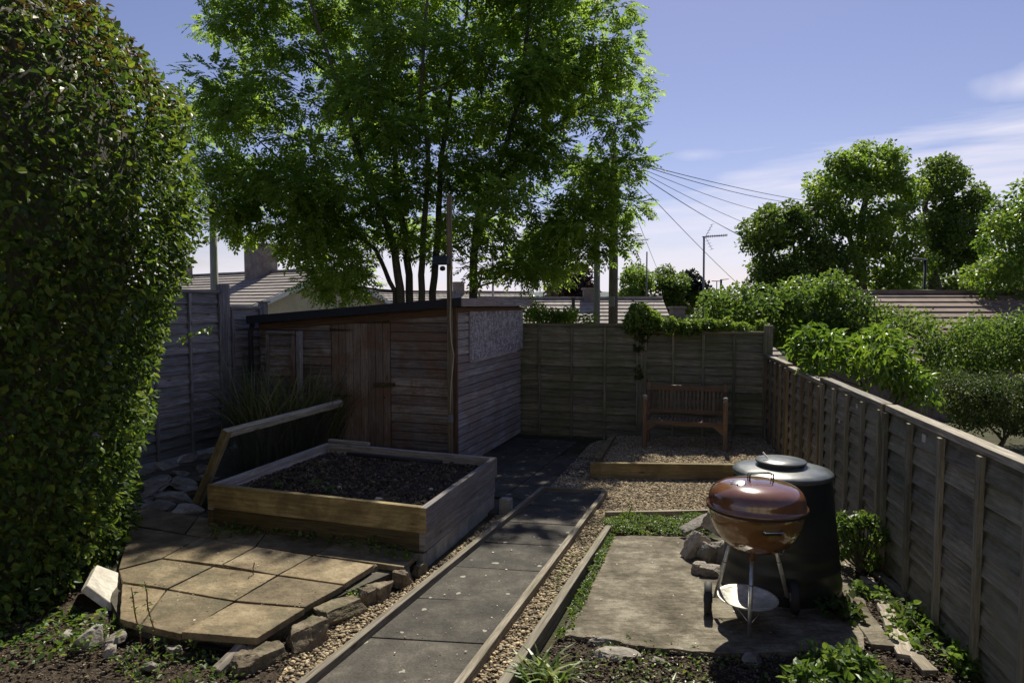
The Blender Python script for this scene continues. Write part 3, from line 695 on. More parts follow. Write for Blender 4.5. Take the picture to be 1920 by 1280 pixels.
# rubble heap behind the hedge
rub = [(292, 848, .28), (330, 842, .30), (345, 866, .34), (315, 878, .30), (372, 862, .24), (300, 905, .36), (345, 905, .32), (283, 925, .30), (325, 935, .34), (362, 925, .30), (390, 898, .26),
       (298, 952, .40), (352, 958, .34), (275, 885, .26), (385, 878, .22), (312, 858, .22), (368, 842, .22), (340, 888, .20), (262, 945, .3)]
words = ['nearest the left fence', 'under the fence batten', 'pale and tilted on top of the heap', 'broad and flat in the heap', 'small beside the leaning frame', 'pale angular one at the edge of the hedge',
         'squarish in the middle of the heap', 'low one half hidden by hedge leaves', 'long flat one near the patio', 'wedge shaped by the leaning frame', 'dusty one behind the frame leg', 'thin slab shaped one touching the patio',
         'dark one at the foot of the frame leg', 'half hidden one by the hedge', 'little grey one against the net', 'narrow one between two bigger ones', 'far one in the fence shade', 'tiny one wedged mid heap', 'last one under the hedge skirt']
for i, ((cx, cy, s_), wd) in enumerate(zip(rub, words)):
    mb = MB(); p = G(cx, cy, .10); mb.rock(p, (s_*1.15, s_*.85, s_*.34), rot=random.uniform(0, 3), rough=.17, box=.6, tilt=(random.uniform(-.35, .35), random.uniform(-.35, .35)))
    tag(mb.build('rubble_stone', M['rubble']), 'rubble stone by the left fence, '+wd, 'stone', 'stones of the rubble heap')
hb = MB(); hb.rock(G(325, 900, -.02), (1.9, 3.3, .22), rot=-.33, rough=.08, box=.2)
tag(hb.build('rubble_ground', M['patio_base'], smooth=True), kind='structure')
# ================================================================ PLANTER
TZ = .45
NR, NL, FR, FL = ZP(799, 952, TZ), ZP(388, 908, TZ), ZP(932, 857, TZ), ZP(612, 829, TZ)
bed = thing('planter', 'large square timber planter with stacked boards, filled with dark soil', 'planter', A(*((NR+NL+FR+FL)/4)[:2], 0))
def wallboard(a, b, z1, z0, th, m, name, inward, lab=None, rn=None):
    mb = MB(); d = nrm(b-a); s = nrm(np.cross(d, UP)); s = s if np.dot(s, inward) > 0 else -s
    mb.beam(A(a[0], a[1], (z0+z1)/2)+s*th/2, A(b[0], b[1], (z0+z1)/2)+s*th/2, th, z1-z0, seg=5, jit=.0015, rnd=rn)
    o = mb.build(name, m, bed, bevel=.004)
    if lab: o['label'] = lab
    return o
cen = (NR+NL+FR+FL)/4
inF = cen-(NR+NL)/2; inR = cen-(NR+FR)/2; inL = -inR; inB = -inF
dF = nrm(NR-NL); dR = nrm(FR-NR)
wallboard(NL, NR-dF*.055, TZ, TZ-.20, .055, M['sleeper_warm'], 'front_board', inF, 'top front board with yellow bounce light put into its colour')  # yellow bounce off the patio is put into this board's colour
wallboard(NL+dR*.022+dF*.01, NR-dF*.03+dR*.022, TZ-.208, TZ-.45, .055, M['sleeper_dark'], 'front_board', inF, 'dark lower front board')  # darker wood than the board above
MB().beam(A(*NR[:2], TZ-.098)-dF*.028-dR*.004, A(*NR[:2], TZ-.098)-dF*.028+dR*.003, .054, .192).build('board_end', M['sleeper_warm'], bed, bevel=.002)
wallboard(NR, FR, TZ, TZ-.195, .053, M['sleeper_grey'], 'side_board', inR, 'silvery grey top board on the right side')
n2 = lerp(NR, FR, .68)
wallboard(NR+inR*.02+dR*.02, n2, TZ-.203, TZ-.35, .05, M['sleeper_grey'], 'side_board', inR)
wallboard(n2+dR*.008+inR*.02, FR+inR*.02, TZ-.203, TZ-.36, .05, M['sleeper_grey'], 'side_board', inR)
for i in range(7):
    a, b = lerp(NR, FR, i/7), lerp(NR, FR, (i+1)/7-.006); wallboard(a+inR*.026, b+inR*.026, TZ-.366, gz(a[1])-.05, .06, M['block'], 'base_block', inR)
wallboard(NL, FL, TZ-.004, TZ-.22, .055, M['sleeper_grey'], 'side_board', inL); wallboard(NL, FL, TZ-.223, TZ-.45, .055, M['sleeper_dark'], 'side_board', inL)
wallboard(FL+dF*.05, FR-dF*.06, TZ-.002, TZ-.20, .05, M['sleeper_grey'], 'back_board', inB); wallboard(FL+dF*.05, FR-dF*.06, TZ-.203, TZ-.5, .05, M['sleeper_dark'], 'back_board', inB)
def lerp2(a, b, c, d, s, t): return lerp(lerp(a, b, s), lerp(c, d, s), t)
nx = 90; S_, T_ = np.meshgrid(np.linspace(0.02, .98, nx), np.linspace(0.02, .98, nx)); P = np.stack([lerp2(NL, NR, FL, FR, s, t) for s, t in zip(S_.ravel(), T_.ravel())])
P[:, 2] = TZ-.105+(snoise(P*A(1, 1, 0), 3, 41)*.018+snoise(P*A(1, 1, 0), 13, 42)*.016+snoise(P*A(1, 1, 0), 37, 43)*.013)
i, j = np.meshgrid(np.arange(nx-1), np.arange(nx-1)); a = (j*nx+i).ravel(); q = np.stack([a, a+1, a+nx+1, a+nx], 1)
tag(link_mesh('planter_soil', P, q.ravel(), np.arange(len(q))*4, None, np.full(len(q), .5), M['soil_dark'], None, None, True), 'dark crumbly soil filling the timber planter', 'soil', kind='stuff')
def clods(name, label, n, a, b, c, d, z, s, m):
    v0, f0 = ICO1; st = rng.random((n, 2))*.94+.03; C = np.stack([lerp2(a, b, c, d, q[0], q[1]) for q in st]); C[:, 2] = z+rng.random(n)*.015
    S = s*(.4+rng.random(n)**3*1.8)[:, None, None]*(.7+.5*rng.random((n, 1, 3))); P = v0[None]*S*(1+rng.normal(size=(n, len(v0), 1))*.2)+C[:, None]
    q = ((np.arange(n)*len(v0))[:, None, None]+np.array(f0)[None]).reshape(-1, 3)
    return tag(link_mesh(name, P.reshape(-1, 3), q.ravel(), np.arange(len(q))*3, None, np.repeat(rng.random(n), len(f0)), m), label, 'soil', kind='stuff')
clods('soil_crumbs', 'crumbs and grit lying on the planter soil', 6500, NL, NR, FL, FR, TZ-.10, .0085, M['clod'])
for st, s_, lab in [((.72, .18), .05, 'pale pinkish pebble lying near the front of the planter soil'), ((.47, .30), .03, 'small white pebble in the middle of the planter soil'), ((.86, .42), .028, 'small grey pebble near the right planter board')]:
    mb = MB(); c = lerp2(NL, NR, FL, FR, *st); c[2] = TZ-.085; mb.rock(c, (s_*1.6, s_*1.2, s_), rough=.15, box=.3)
    tag(mb.build('soil_pebble', M['white_stone'], smooth=True), lab, 'pebble', 'pale pebbles on the planter soil')
mb = MB(); c0, c1 = lerp(FL, FR, .17), lerp(FL, FR, .72)
mb.tube([A(c0[0], c0[1], TZ-.075)-U*.12, A(c1[0], c1[1], TZ-.075)-U*.12], .022, 10)
tag(mb.build('plastic_pipe', M['black_soft'], smooth=True), 'dark plastic pipe lying along the back of the planter soil', 'pipe')
mb = MB(); c0 = ZP(617, 825, TZ+.02); mb.beam(c0, ZP(692, 832, TZ+.02), .05, .03)
tag(mb.build('timber_offcut', M['cap'], bevel=.003), 'short pale batten resting on the back left corner of the planter', 'timber offcut')
# concrete block next to planter
mb = MB(); c = G(952, 965); mb.beam(A(c[0]-.07, c[1]+.04, gz(c[1])+.07), A(c[0]-.07, c[1]+.04, gz(c[1])+.07)+V*.11, .10, .18, UP)
tag(mb.build('concrete_block', M['block'], bevel=.006), 'small upright concrete block at the far right corner of the planter', 'concrete block')
# net frame leaning on the planter
g0 = G(360, 968); t0 = YP(424, 812, g0[1]-.02); t1 = ZP(637, 756, t0[2]); g1 = t1+(g0-t0)
nfm = thing('net_frame', 'timber frame with black netting leaning against the left side of the planter', 'net frame', g0)
MB().beam(g0, t0+nrm(t0-g0)*.03, .075, .065, up=V, seg=4, jit=.002).build('rail', M['sleeper_warm'], nfm, bevel=.004)
MB().beam(t0-U*.03, t1+U*.03, .06, .075, up=nrm(t0-g0), seg=5, jit=.002).build('rail', M['cap'], nfm, bevel=.004)
MB().beam(g1, t1-nrm(t1-g1)*.04, .05, .04, up=V, seg=3).build('rail', M['sleeper_dark'], nfm, bevel=.003)
nb = MB(); nn_ = 8
q = [g0, g1, t1, t0]; L_ = np.linalg.norm(g1-g0); H_ = np.linalg.norm(t0-g0)
vs = []; fs = []; uvs = []
for i in range(nn_+1):
    for j in range(5):
        s, t = i/nn_, j/4; vs.append(lerp2(g0, g1, t0, t1, s, t)+V*.03*math.sin(s*7)*math.sin(t*3.1))
for i in range(nn_):
    for j in range(4):
        a = i*5+j; fs.append([a, a+5, a+6, a+1]); uvs.append([(L_*i/nn_, H_*j/4), (L_*(i+1)/nn_, H_*j/4), (L_*(i+1)/nn_, H_*(j+1)/4), (L_*i/nn_, H_*(j+1)/4)])
nb.add(vs, fs, uvs).build('netting', M['net'], nfm)
# ================================================================ FENCES
def lap_panel(a, b, z0, z1, face, m, parent, nb_=14, bat=3, batm=None, capm=None, bw=.04, name='panel', wav=.006, cap=True, cap_h=.04):
    """overlap panel from a to b; battens on the 'face' side"""
    a = A(a[0], a[1], 0); b = A(b[0], b[1], 0); d = nrm(b-a); h = (z1-z0)/nb_; L = np.linalg.norm(b-a)
    mb = MB(); K = 7
    for i in range(nb_):
        zb = z0+h*i; rn = random.random(); vs = []; fs = []; uv = []; du, dv = random.uniform(0, 90), random.uniform(0, 90)
        wv = [random.uniform(-wav, wav) for _ in range(K+1)]
        for k in range(K+1):
            p = a+d*(L*k/K)
            vs += [p+face*.044+UP*(zb-.012+wv[k]), p+face*.004+UP*(zb+h+.012+wv[k]), p-face*.004+UP*(zb+h+.012), p+face*.010+UP*(zb-.012+wv[k])]
        for k in range(K):
            o = k*4; u0, u1 = du+L*k/K, du+L*(k+1)/K
            for s_ in range(4):
                s2 = (s_+1) % 4; fs.append([o+s_, o+4+s_, o+4+s2, o+s2]); v0_, v1_ = [(0, h), (h, h+.01), (h+.01, 2*h), (2*h, 2*h+.014)][s_]
                uv.append([(u0, dv+v0_), (u1, dv+v0_), (u1, dv+v1_), (u0, dv+v1_)])
        mb.add(vs, fs, uv, rn)
    pn = mb.build(name, m, parent)
    for k in range(bat+2):
        t = k/(bat+1); t = min(max(t, .022/L), 1-.022/L); p = a+d*L*t
        MB().beam(p+face*.054+UP*(z0-.01), p+face*.054+UP*(z1-.01), .03, bw, up=d, seg=4, jit=.002).build('batten', batm or m, pn, bevel=.002)
    if cap: MB().beam(a+face*.01+UP*(z1+cap_h/2), b+face*.01+UP*(z1+cap_h/2), .085, cap_h, seg=5, jit=.002).build('capping', capm or m, pn, bevel=.003)
    return pn
def post(p, z0, z1, m, parent, w_=.075, name='post'):
    p = A(p[0], p[1], 0); return MB().beam(p+UP*z0, p+UP*z1, w_, w_, up=U, seg=4, jit=.002).build(name, m, parent, bevel=.004)
# left fence
lf0 = A(-4.2, 8.9, 0); lf = thing('wooden_fence', 'tall grey overlap fence between the hedge and the shed', 'fence', lf0+UP*.1)
pP = lf0+U*.56
lap_panel(lf0-U*3.1, lf0-U*1.28, .08, 2.15, V, M['fence_grey'], lf, 16); post(lf0-U*1.23, 0, 2.2, M['fence_grey'], lf)
lap_panel(lf0-U*1.18, pP-U*.05, .08, 2.15, V, M['fence_grey'], lf, 16, 2)
post(pP+V*.02, 0, 2.27, M['fence_grey'], lf, .10); post(pP+U*.10+V*.02, 0, 2.27, M['fence_grey'], lf, .06)
lap_panel(pP+U*.15, pP+U*.78, .06, 1.93, V, M['fence_grey'], lf, 14, 0); post(pP+U*.86+V*.02, 0, 2.02, M['fence_grey'], lf, .10)
MB().beam(pP+U*.86+UP*2.03-V*.06+V*.02, pP+U*.86+UP*2.03+V*.10, .14, .02).build('post_cap', M['fence_grey'], lf)
# back fence
bfL = A(.10, 11.52, 0); bfR = A(3.86, 10.27, 0); dB = nrm(bfR-bfL); fB = A(-dB[1], dB[0], 0); fB = fB if fB[1] < 0 else -fB
tm = 2.08; pm = bfL+dB*tm
bfn = thing('wooden_fence', 'dark green-brown overlap fence across the end of the garden behind the bench', 'fence', (bfL+bfR)/2+UP*-.15)
lap_panel(bfL-dB*.15, pm-dB*.04, -.27, 1.64, fB, M['fence_green'], bfn, 15, 3); post(pm+fB*.01, -.2, 1.66, M['fence_green'], bfn, .09)
lap_panel(pm+dB*.04, bfR-dB*.03, -.2, 1.545, fB, M['fence_green'], bfn, 14, 3); post(bfR+fB*.01, -.2, 1.68, M['fence_green'], bfn, .13)
# right fence
rn0 = A(2.815, 5.04, 0); dRt = nrm(A(3.85, 10.2, 0)-rn0); fR = A(-dRt[1], dRt[0], 0); fR = fR if fR[0] < 0 else -fR
rf = thing('wooden_fence', 'low brown overlap fence running along the right side, with bushes leaning over it', 'fence', rn0-UP*.03)
P_ = [-3.9, -2.08, 0, 1.86, 3.62, 5.22]; tops = [1.215, 1.215, 1.215, 1.175, 1.20]; 
for i in range(5):
    a, b = rn0+dRt*(P_[i]+.045), rn0+dRt*(P_[i+1]-.045); zc = gz((a[1]+b[1])/2)
    pn = lap_panel(a, b, zc+.08 if i < 3 else zc+.02, tops[i], fR, M['fence_right'], rf, 9, 3, M['fence_right'] if i < 3 else M['post_new'], M['cap'], .045, cap_h=.045)
    if i < 3: MB().beam(a+fR*.01+UP*(zc+.02), b+fR*.01+UP*(zc+.02), .03, .14, seg=3).build('gravel_board', M['fence_right'], rf, bevel=.002)
for i, t in enumerate(P_): post(rn0+dRt*t+fR*.028, -.2, (1.262 if i < 4 else 1.25), M['post_new'], rf, .07)
for t, z, s_ in [(.72, 1.13, .05), (-.72, 1.14, .055), (1.25, .92, .035), (.05, .62, .04), (.12, .98, .07)]:
    mb = MB(); c = rn0+dRt*t+fR*.030+UP*z; mb.beam(c-UP*s_*.5, c+UP*s_*.5, .006, s_, up=dRt)
    mb.build('label_scrap', M['tag_white'], rf)
# small divider beside the shed
sd_c = YP(503, 618, 9.25); 
sdv = thing('fence_panel', 'short weathered panel standing in front of the shed beside the tall grass', 'fence', A(sd_c[0], sd_c[1], -.1))
sd_d = YP(556, 622, 9.1); lap_panel(sd_c, sd_d, -.05, 1.60, -U, M['shed'], sdv, 12, 0)
post(sd_d+V*.04, -.1, 1.64, M['fence_grey'], sdv, .06)
# ================================================================ SHED
C0 = A(-.735, 8.66, 0); C1 = C0+U*2.68; C2 = C0-V*2.95
def rz(p):   # roof height across the shed: falls to the left
    t = np.dot(p-C0, -V); return 2.06-.225*t/2.95
shed = thing('shed', 'dark weathered timber shed with sloping felt roof and boarded window', 'shed', C0+UP*-.12)
fN = -U; sN = V
zb = -.12
# front cladding (interrupted by the door)
def span(px0, px1):
    res = []
    for px in (px0, px1):
        k = (px-960)/F*1.0; # x/y = k
        t = (C0[0]-k*C0[1])/(V[0]-k*V[1]); res.append(t)
    return res
def front_t(px):
    k = (px-960)/F; return (C0[0]-k*C0[1])/(V[0]-k*V[1])
tdL, tdR = front_t(623), front_t(733)
def cladding(mb, t0, t1, base, d, nrmv, z0, ztopf, h=.118):
    n = int((max(ztopf(t0), ztopf(t1))-z0)/h)+1
    for i in range(n):
        za = z0+h*i; rn = random.random(); K = 5; vs = []; du, dv = random.uniform(0, 90), random.uniform(0, 90)
        for k in range(K+1):
            t = t0+(t1-t0)*k/K; p = base+d*t; zt = ztopf(t); z1_ = min(za+h, zt); z0_ = min(za, zt)
            wv = random.uniform(-.002, .002)
            vs += [p+nrmv*(.030)+UP*(z0_+wv), p+nrmv*.024+UP*min(z0_+h*.84, zt), p+nrmv*.002+UP*min(z0_+h*.88, zt), p+UP*z1_, p+UP*z0_]
        fs = []; uv = []
        for k in range(K):
            o = k*5; u0, u1 = du+abs(t1-t0)*k/K, du+abs(t1-t0)*(k+1)/K
            for s_ in range(5):
                s2 = (s_+1) % 5; fs.append([o+s_, o+5+s_, o+5+s2, o+s2]); v0_ = dv+h*s_*.7
                uv.append([(u0, v0_), (u1, v0_), (u1, v0_+h*.7), (u0, v0_+h*.7)])
        mb.add(vs, fs, uv, rn)
topf = lambda t: rz(C0-V*t)-.09
cl_ = MB(); tL = 2.93
cladding(cl_, .04, tdR-.01, C0, -V, fN, zb, topf); cl_.build('front_wall', M['shed'], shed); cl_ = MB(); cladding(cl_, tdL+.01, tL, C0, -V, fN, zb, topf)
cl_.build('front_wall', M['shed'], shed)
MB().add([C0+UP*zb, C2+UP*zb, C2+UP*(rz(C2)-.08), C0+UP*(rz(C0)-.08)], [[0, 1, 2, 3]]).build('inner_wall', M['sleeper_dark'], shed)
dt = (tdR, tdL)
sdw = MB(); cladding(sdw, .05, 2.68, C0, U, sN, zb, lambda t: 1.97, .105)
sdw.build('side_wall', M['shed_side'], shed)
bw_ = MB(); B0, B1 = C2+U*2.68, C1
bw_.add([C1+UP*zb, B0+UP*zb, B0+UP*(rz(C2)-.08), C1+UP*(rz(C0)-.08)], [[0, 1, 2, 3]]); bw_.add([C2+UP*zb, B0+UP*zb, B0+UP*(rz(C2)-.08), C2+UP*(rz(C2)-.08)], [[0, 1, 2, 3]])
bw_.build('rear_wall', M['shed'], shed)
MB().beam(C0+sN*.03-U*.025+UP*zb, C0+sN*.03-U*.025+UP*1.97, .05, .05, up=U).build('corner_trim', M['redwood'], shed, bevel=.003)
# header strip (reddish) under roof
MB().beam(C0+fN*.034+UP*(rz(C0)-.155), C2+fN*.034+UP*(rz(C2)-.155), .018, .10).build('header_board', M['redwood'], shed, bevel=.002)
MB().beam(C0+sN*.034+U*.03+UP*1.925, C1+sN*.034+UP*1.925, .018, .07).build('header_board', M['redwood'], shed, bevel=.002)
# door
door = MB(); nb_ = 8
for i in range(nb_):
    ta, tb = lerp(dt[0], dt[1], i/nb_)+.003, lerp(dt[0], dt[1], (i+1)/nb_)-.003; p = C0-V*(ta+tb)/2+fN*.018; zt = 1.745
    door.beam(p+UP*(zb+.04), p+UP*zt, abs(tb-ta), .018, up=U)
do = door.build('door', M['door'], shed, bevel=.002)
def onfront(px, py, off=.03):
    t = front_t(px); p = C0-V*t+fN*off; d = ray(px, py); return A(p[0], p[1], 2+d[2]/d[1]*p[1])
for py in (618, 741):
    a, b = onfront(621, py, .036), onfront(662, py+1, .036)
    hb_ = MB(); hb_.add([a+UP*.02, b+UP*.004, b-UP*.004, a-UP*.02, a+UP*.02+fN*.005, b+UP*.004+fN*.005, b-UP*.004+fN*.005, a-UP*.02+fN*.005], [[4, 5, 6, 7], [0, 3, 2, 1], [0, 1, 5, 4], [3, 7, 6, 2]])
    hb_.build('hinge', M['black'], do)
MB().beam(onfront(703, 721, .045), onfront(742, 721, .045), .03, .045).build('latch', M['sleeper_dark'], do, bevel=.003)
MB().lathe(onfront(722, 745, .034), [(.012, 0), (.012, .008)], 12, fN).build('keyhole', M['black'], do)
# boarded window on side
osb = MB()
def onside(px, py, off=.05):
    k = (px-960)/F; t = (k*C0[1]-C0[0])/(U[0]-k*U[1]); p = C0+U*t+sN*off; d = ray(px, py); return A(p[0], p[1], 2+d[2]/d[1]*p[1])
q = [onside(875, 697), onside(975, 664), onside(975, 582), onside(875, 582)]; zt = (q[2][2]+q[3][2])/2; zl = 1.25
q = [A(q[0][0], q[0][1], zl), A(q[1][0], q[1][1], zl+.02), A(q[2][0], q[2][1], 1.90), A(q[3][0], q[3][1], 1.90)]
q2 = [p-sN*.018 for p in q]; L_ = np.linalg.norm(q[1]-q[0])
qv = [(0, 0), (L_, 0), (L_, .7), (0, .7)]
osb.add(q+q2, [[0, 1, 2, 3], [0, 4, 5, 1], [1, 5, 6, 2], [2, 6, 7, 3], [3, 7, 4, 0]], [qv, qv, qv, qv, qv]).build('window_board', M['osb'], shed)
MB().beam(q[0]-sN*.0-UP*.015, lerp(q[0], q[1], .85)-UP*.012, .03, .03).build('window_sill', M['shed_side'], shed, bevel=.002)
# roof
ro = MB(); e = .13
K0, K1, K2, K3 = C0+V*.16-U*e, C1+V*.16+U*e, C2+U*2.68-V*.12+U*e, C2-V*.12-U*e
P = [K0+UP*rz(K0), K1+UP*rz(K1), K2+UP*rz(K2), K3+UP*rz(K3)]; ro.prism(P, .05)
ro.build('roof', M['felt'], shed)
MB().beam(K0+UP*(rz(K0)-.045)-U*.012, K3+UP*(rz(K3)-.045)-U*.012, .024, .11).build('fascia', M['felt'], shed, bevel=.003)
MB().beam(K0+UP*(rz(K0)-.05)+V*.012-U*.02, K1+UP*(rz(K1)-.05)+V*.012, .024, .105).build('fascia', M['shed_side'], shed, bevel=.003)
# drainpipe at shed's left
mb = MB(); c = C2-V*.10-U*.05; mb.tube([A(c[0], c[1], 1.72), A(c[0], c[1], 1.6)-U*.04, A(c[0], c[1], -.1)-U*.04], .034, 12); mb.build('downpipe', M['black_soft'], shed, smooth=True)
# mast beside the shed corner with flood lamp
mc = YP(844, 700, 8.52); mz = YP(844, 366, 8.52)[2]
ms = MB(); ms.beam(A(mc[0], mc[1], gz(8.5)), A(mc[0], mc[1], mz), .06, .045, up=U, seg=8, jit=.002)
tag(ms.build('timber_mast', M['post_new'], bevel=.004), 'tall thin timber post fixed at the front corner of the shed', 'post')
lp = YP(831, 492, 8.42); lm = thing('flood_lamp', 'small black floodlight clamped to the tall thin post', 'lamp', lp)
mb = MB(); mb.add([lp+V*x_*.10-U*y_*1.3+UP*z_*1.6 for x_, y_, z_ in [(-1, .09, -.02), (1, .09, -.02), (1, .0, -.02), (-1, .0, -.02), (-1, .07, .045), (1, .07, .045), (1, .0, .05), (-1, .0, .05)]],
       [[3, 2, 1, 0], [4, 5, 6, 7], [0, 1, 5, 4], [1, 2, 6, 5], [2, 3, 7, 6], [3, 0, 4, 7]]); mb.build('housing', M['black'], lm, bevel=.008)
MB().lathe(lp-UP*.075-U*.02, [(.004, -.03), (.03, -.022), (.036, 0), (.03, .02), (.012, .03)], 14).build('sensor', M['black'], lm, smooth=True)
MB().beam(lp+V*.02, A(mc[0], mc[1], lp[2]), .02, .02).build('bracket', M['black'], lm)
ct = [lp+V*.06+UP*.03, lp+V*.12+UP*.03-U*.02, lp+V*.11-UP*.06] + [YP(x_, y_, 8.46) for x_, y_ in [(843, 520), (845, 560), (844, 600), (846, 640), (851, 665), (849, 690), (846, 715), (845, 740), (844, 775)]]
tag(MB().tube(ct, .006, 6).build('cable', M['cable'], smooth=True), 'thin pale cable hanging down the tall post from the floodlight', 'cable')
jb = YP(845, 785, 8.46); 
tag(MB().beam(jb-UP*.05, jb+UP*.05, .06, .05, up=U).build('junction_box', M['lamp_grey'], bevel=.008), 'small grey socket box low on the tall post', 'socket box')
# ================================================================ BENCH
bz0 = gz(9.5)+.135
bA = G(1208, 838, .13); bB = G(1359, 846, .13); bd = nrm(A(bB[0]-bA[0], bB[1]-bA[1], 0)); bn = A(-bd[1], bd[0], 0)  # back direction
Lb = np.linalg.norm((bB-bA)[:2]); bench = thing('garden_bench', 'reddish brown slatted wooden bench standing against the end fence', 'bench', bA)
def bp(x, y, z): return A(bA[0], bA[1], bz0-.005)+bd*x+bn*y+UP*z
for x_ in (0, Lb):
    lg = MB().beam(bp(x_, 0, 0), bp(x_, 0, .68), .06, .06, up=bd).build('leg', M['bench'], bench, bevel=.006)
    MB().lathe(bp(x_, 0, .68), [(.026, 0), (.02, .008), (.03, .02), (.034, .036), (.028, .055), (.01, .064)], 14).build('finial', M['cap'], lg, smooth=True)
    lg = MB().beam(bp(x_, .50, 0), bp(x_, .57, .86), .055, .055, up=bd).build('leg', M['bench'], bench, bevel=.006)
    MB().lathe(bp(x_, .575, .86), [(.026, 0), (.02, .008), (.028, .02), (.031, .034), (.024, .05), (.008, .058)], 14).build('finial', M['bench'], lg, smooth=True)
    ar = MB(); xo = -.0; ar.tube([bp(x_, .02, .60), bp(x_, .12, .625), bp(x_, .26, .64), bp(x_, .40, .66), bp(x_, .54, .73)], [.026, .028, .028, .026, .022], 8); ar.build('armrest', M['bench'], bench, smooth=True)
    MB().beam(bp(x_, .03, .36), bp(x_, .5, .34), .03, .06).build('side_rail', M['bench'], bench, bevel=.003)
    s_ = 1 if x_ == 0 else -1
    br = MB(); a, b, c = bp(x_+s_*.03, 0, .33), bp(x_+s_*.16, 0, .33), bp(x_+s_*.03, 0, .22)
    br.add([a-bn*.012, b-bn*.012, c-bn*.012, a+bn*.012, b+bn*.012, c+bn*.012], [[0, 2, 1], [3, 4, 5], [1, 2, 5, 4], [0, 1, 4, 3], [0, 3, 5, 2]]).build('bracket', M['bench'], bench)
MB().beam(bp(.03, 0, .36), bp(Lb-.03, 0, .36), .03, .065).build('front_rail', M['bench'], bench, bevel=.004)
bk = MB(); bk.beam(bp(.02, .56, .79), bp(Lb-.02, .56, .79), .035, .075); bk.beam(bp(.02, .52, .45), bp(Lb-.02, .52, .45), .03, .06); bk.build('back_rail', M['bench'], bench, bevel=.004)
sl_ = MB()
for i in range(19):
    x_ = .05+(Lb-.10)*i/18; sl_.beam(bp(x_, .525, .47), bp(x_, .558, .76), .028, .012, up=bn)
sl_.build('back_slats', M['bench'], bench)
ss = MB()
for i in range(20):
    x_ = .045+(Lb-.09)*i/19; ss.beam(bp(x_, .01, .398), bp(x_, .50, .375), .030, .016)
ss.build('seat', M['bench'], bench, bevel=.002)
# ================================================================ BARBECUE
bx, by = 1.508, 4.15; g_ = gz(by)+.045; KR = .285; KZ = g_+.700       # rim height
bb = thing('kettle_barbecue', 'rust brown kettle barbecue on three metal legs with two wheels', 'barbecue', (bx, by, g_))
c = A(bx, by, KZ)
prof = [(.045, -.268), (.10, -.256), (.155, -.232), (.205, -.192), (.243, -.142), (.268, -.085), (.280, -.025), (.283, .012), (.292, .016), (.292, .022), (.27, .02)]
bo = MB().lathe(c, prof, 64).build('bowl', M['bbq'], bb, smooth=True)
prof = [(.287, .018), (.297, .020), (.301, .026), (.297, .034), (.286, .038), (.285, .065), (.279, .093), (.264, .120), (.234, .143), (.19, .159), (.135, .169), (.07, .175), (.0005, .177)]
lid = MB().lathe(c, prof, 64, cap=False).build('lid', M['bbq_lid'], bb, smooth=True)
lip = MB().lathe(c, [(.289, .006), (.2965, .006), (.2965, .0155), (.289, .0155)], 64).build('rim', M['black'], bb, smooth=True)
# lid vent and wire handle
vp = c+A(-.135, -.035, .158); MB().lathe(vp, [(.055, -.002), (.057, .004), (.05, .009), (.004, .012)], 30, nrm(A(-.32, -.08, 1))).build('vent', M['chrome'], lid, smooth=True)
for k in range(3):
    a_ = k*2.094+.5; MB().lathe(vp+A(math.cos(a_)*.03, math.sin(a_)*.03, .012)+A(-.003, 0, -.004*math.cos(a_)), [(.009, -.001), (.009, .002)], 12, nrm(A(-.32, -.08, 1))).build('vent_hole', M['black'], lid)
hd = [c+A(-.045, .0, .165), c+A(-.045, -.005, .215), c+A(-.03, -.005, .22), c+A(.085, -.005, .22), c+A(.10, -.005, .215), c+A(.10, .0, .158)]
MB().tube(hd, .0048, 8).build('handle', M['black'], lid, smooth=True)
MB().tube([p+A(0, .035, -.002) for p in hd], .0035, 8).build('handle', M['black'], lid, smooth=True)
# side handle on bowl front
fy = -.282; hx0 = -.005
MB().tube([c+A(hx0-.055, fy+.015, -.045), c+A(hx0-.055, fy-.02, -.045), c+A(hx0-.045, fy-.022, -.05), c+A(hx0+.045, fy-.022, -.05), c+A(hx0+.055, fy-.02, -.045), c+A(hx0+.055, fy+.015, -.045)], .0045, 8).build('handle', M['chrome'], bo, smooth=True)
MB().beam(c+A(hx0-.055, fy+.008, -.066), c+A(hx0+.055, fy+.008, -.066), .006, .022).build('handle_plate', M['black'], bo, bevel=.002)
# legs: front, rear left with wheel, rear right with wheel
tops_ = [A(-.05, -.085, -.235), A(-.13, .06, -.20), A(.13, .06, -.20)]; feet = [A(bx-.115, by-.24, g_), A(bx-.215, by+.10, g_+.10), A(bx+.245, by+.10, g_+.10)]
for k, (tp, ft) in enumerate(zip(tops_, feet)):
    a = c+tp; lg = MB().tube([ft, a], .0125, 16).build('leg', M['alu'] if k == 0 else M['alu_dirty'], bb, smooth=True)
    MB().tube([lerp(a, ft, -.02), lerp(a, ft, .12)], .0155, 16).build('socket', M['rust'], lg, smooth=True)
    MB().tube([lerp(a, ft, .40), lerp(a, ft, .412)], .0138, 16).build('joint_ring', M['black'], lg, smooth=True)
for k, (fx, sgn) in enumerate(((feet[1], -1), (feet[2], 1))):
    wc = fx+A(sgn*.045, 0, -.005); wh = MB().lathe(wc, [(.06, -.022), (.09, -.024), (.098, -.018), (.10, 0), (.098, .018), (.09, .024), (.06, .022)], 36, nrm(A(1, -.30, 0))).build('wheel', M['black_soft'], bb, smooth=True)
    MB().lathe(wc, [(.0, -.026), (.028, -.028), (.034, -.016), (.034, .016), (.028, .028), (.0, .026)], 20, nrm(A(1, -.30, 0)), cap=False).build('hub', M['lamp_grey'], wh, smooth=True)
MB().tube([feet[1]+A(-.02, 0, 0), feet[2]+A(.02, 0, 0)], .005, 8).build('axle', M['chrome'], bb, smooth=True)
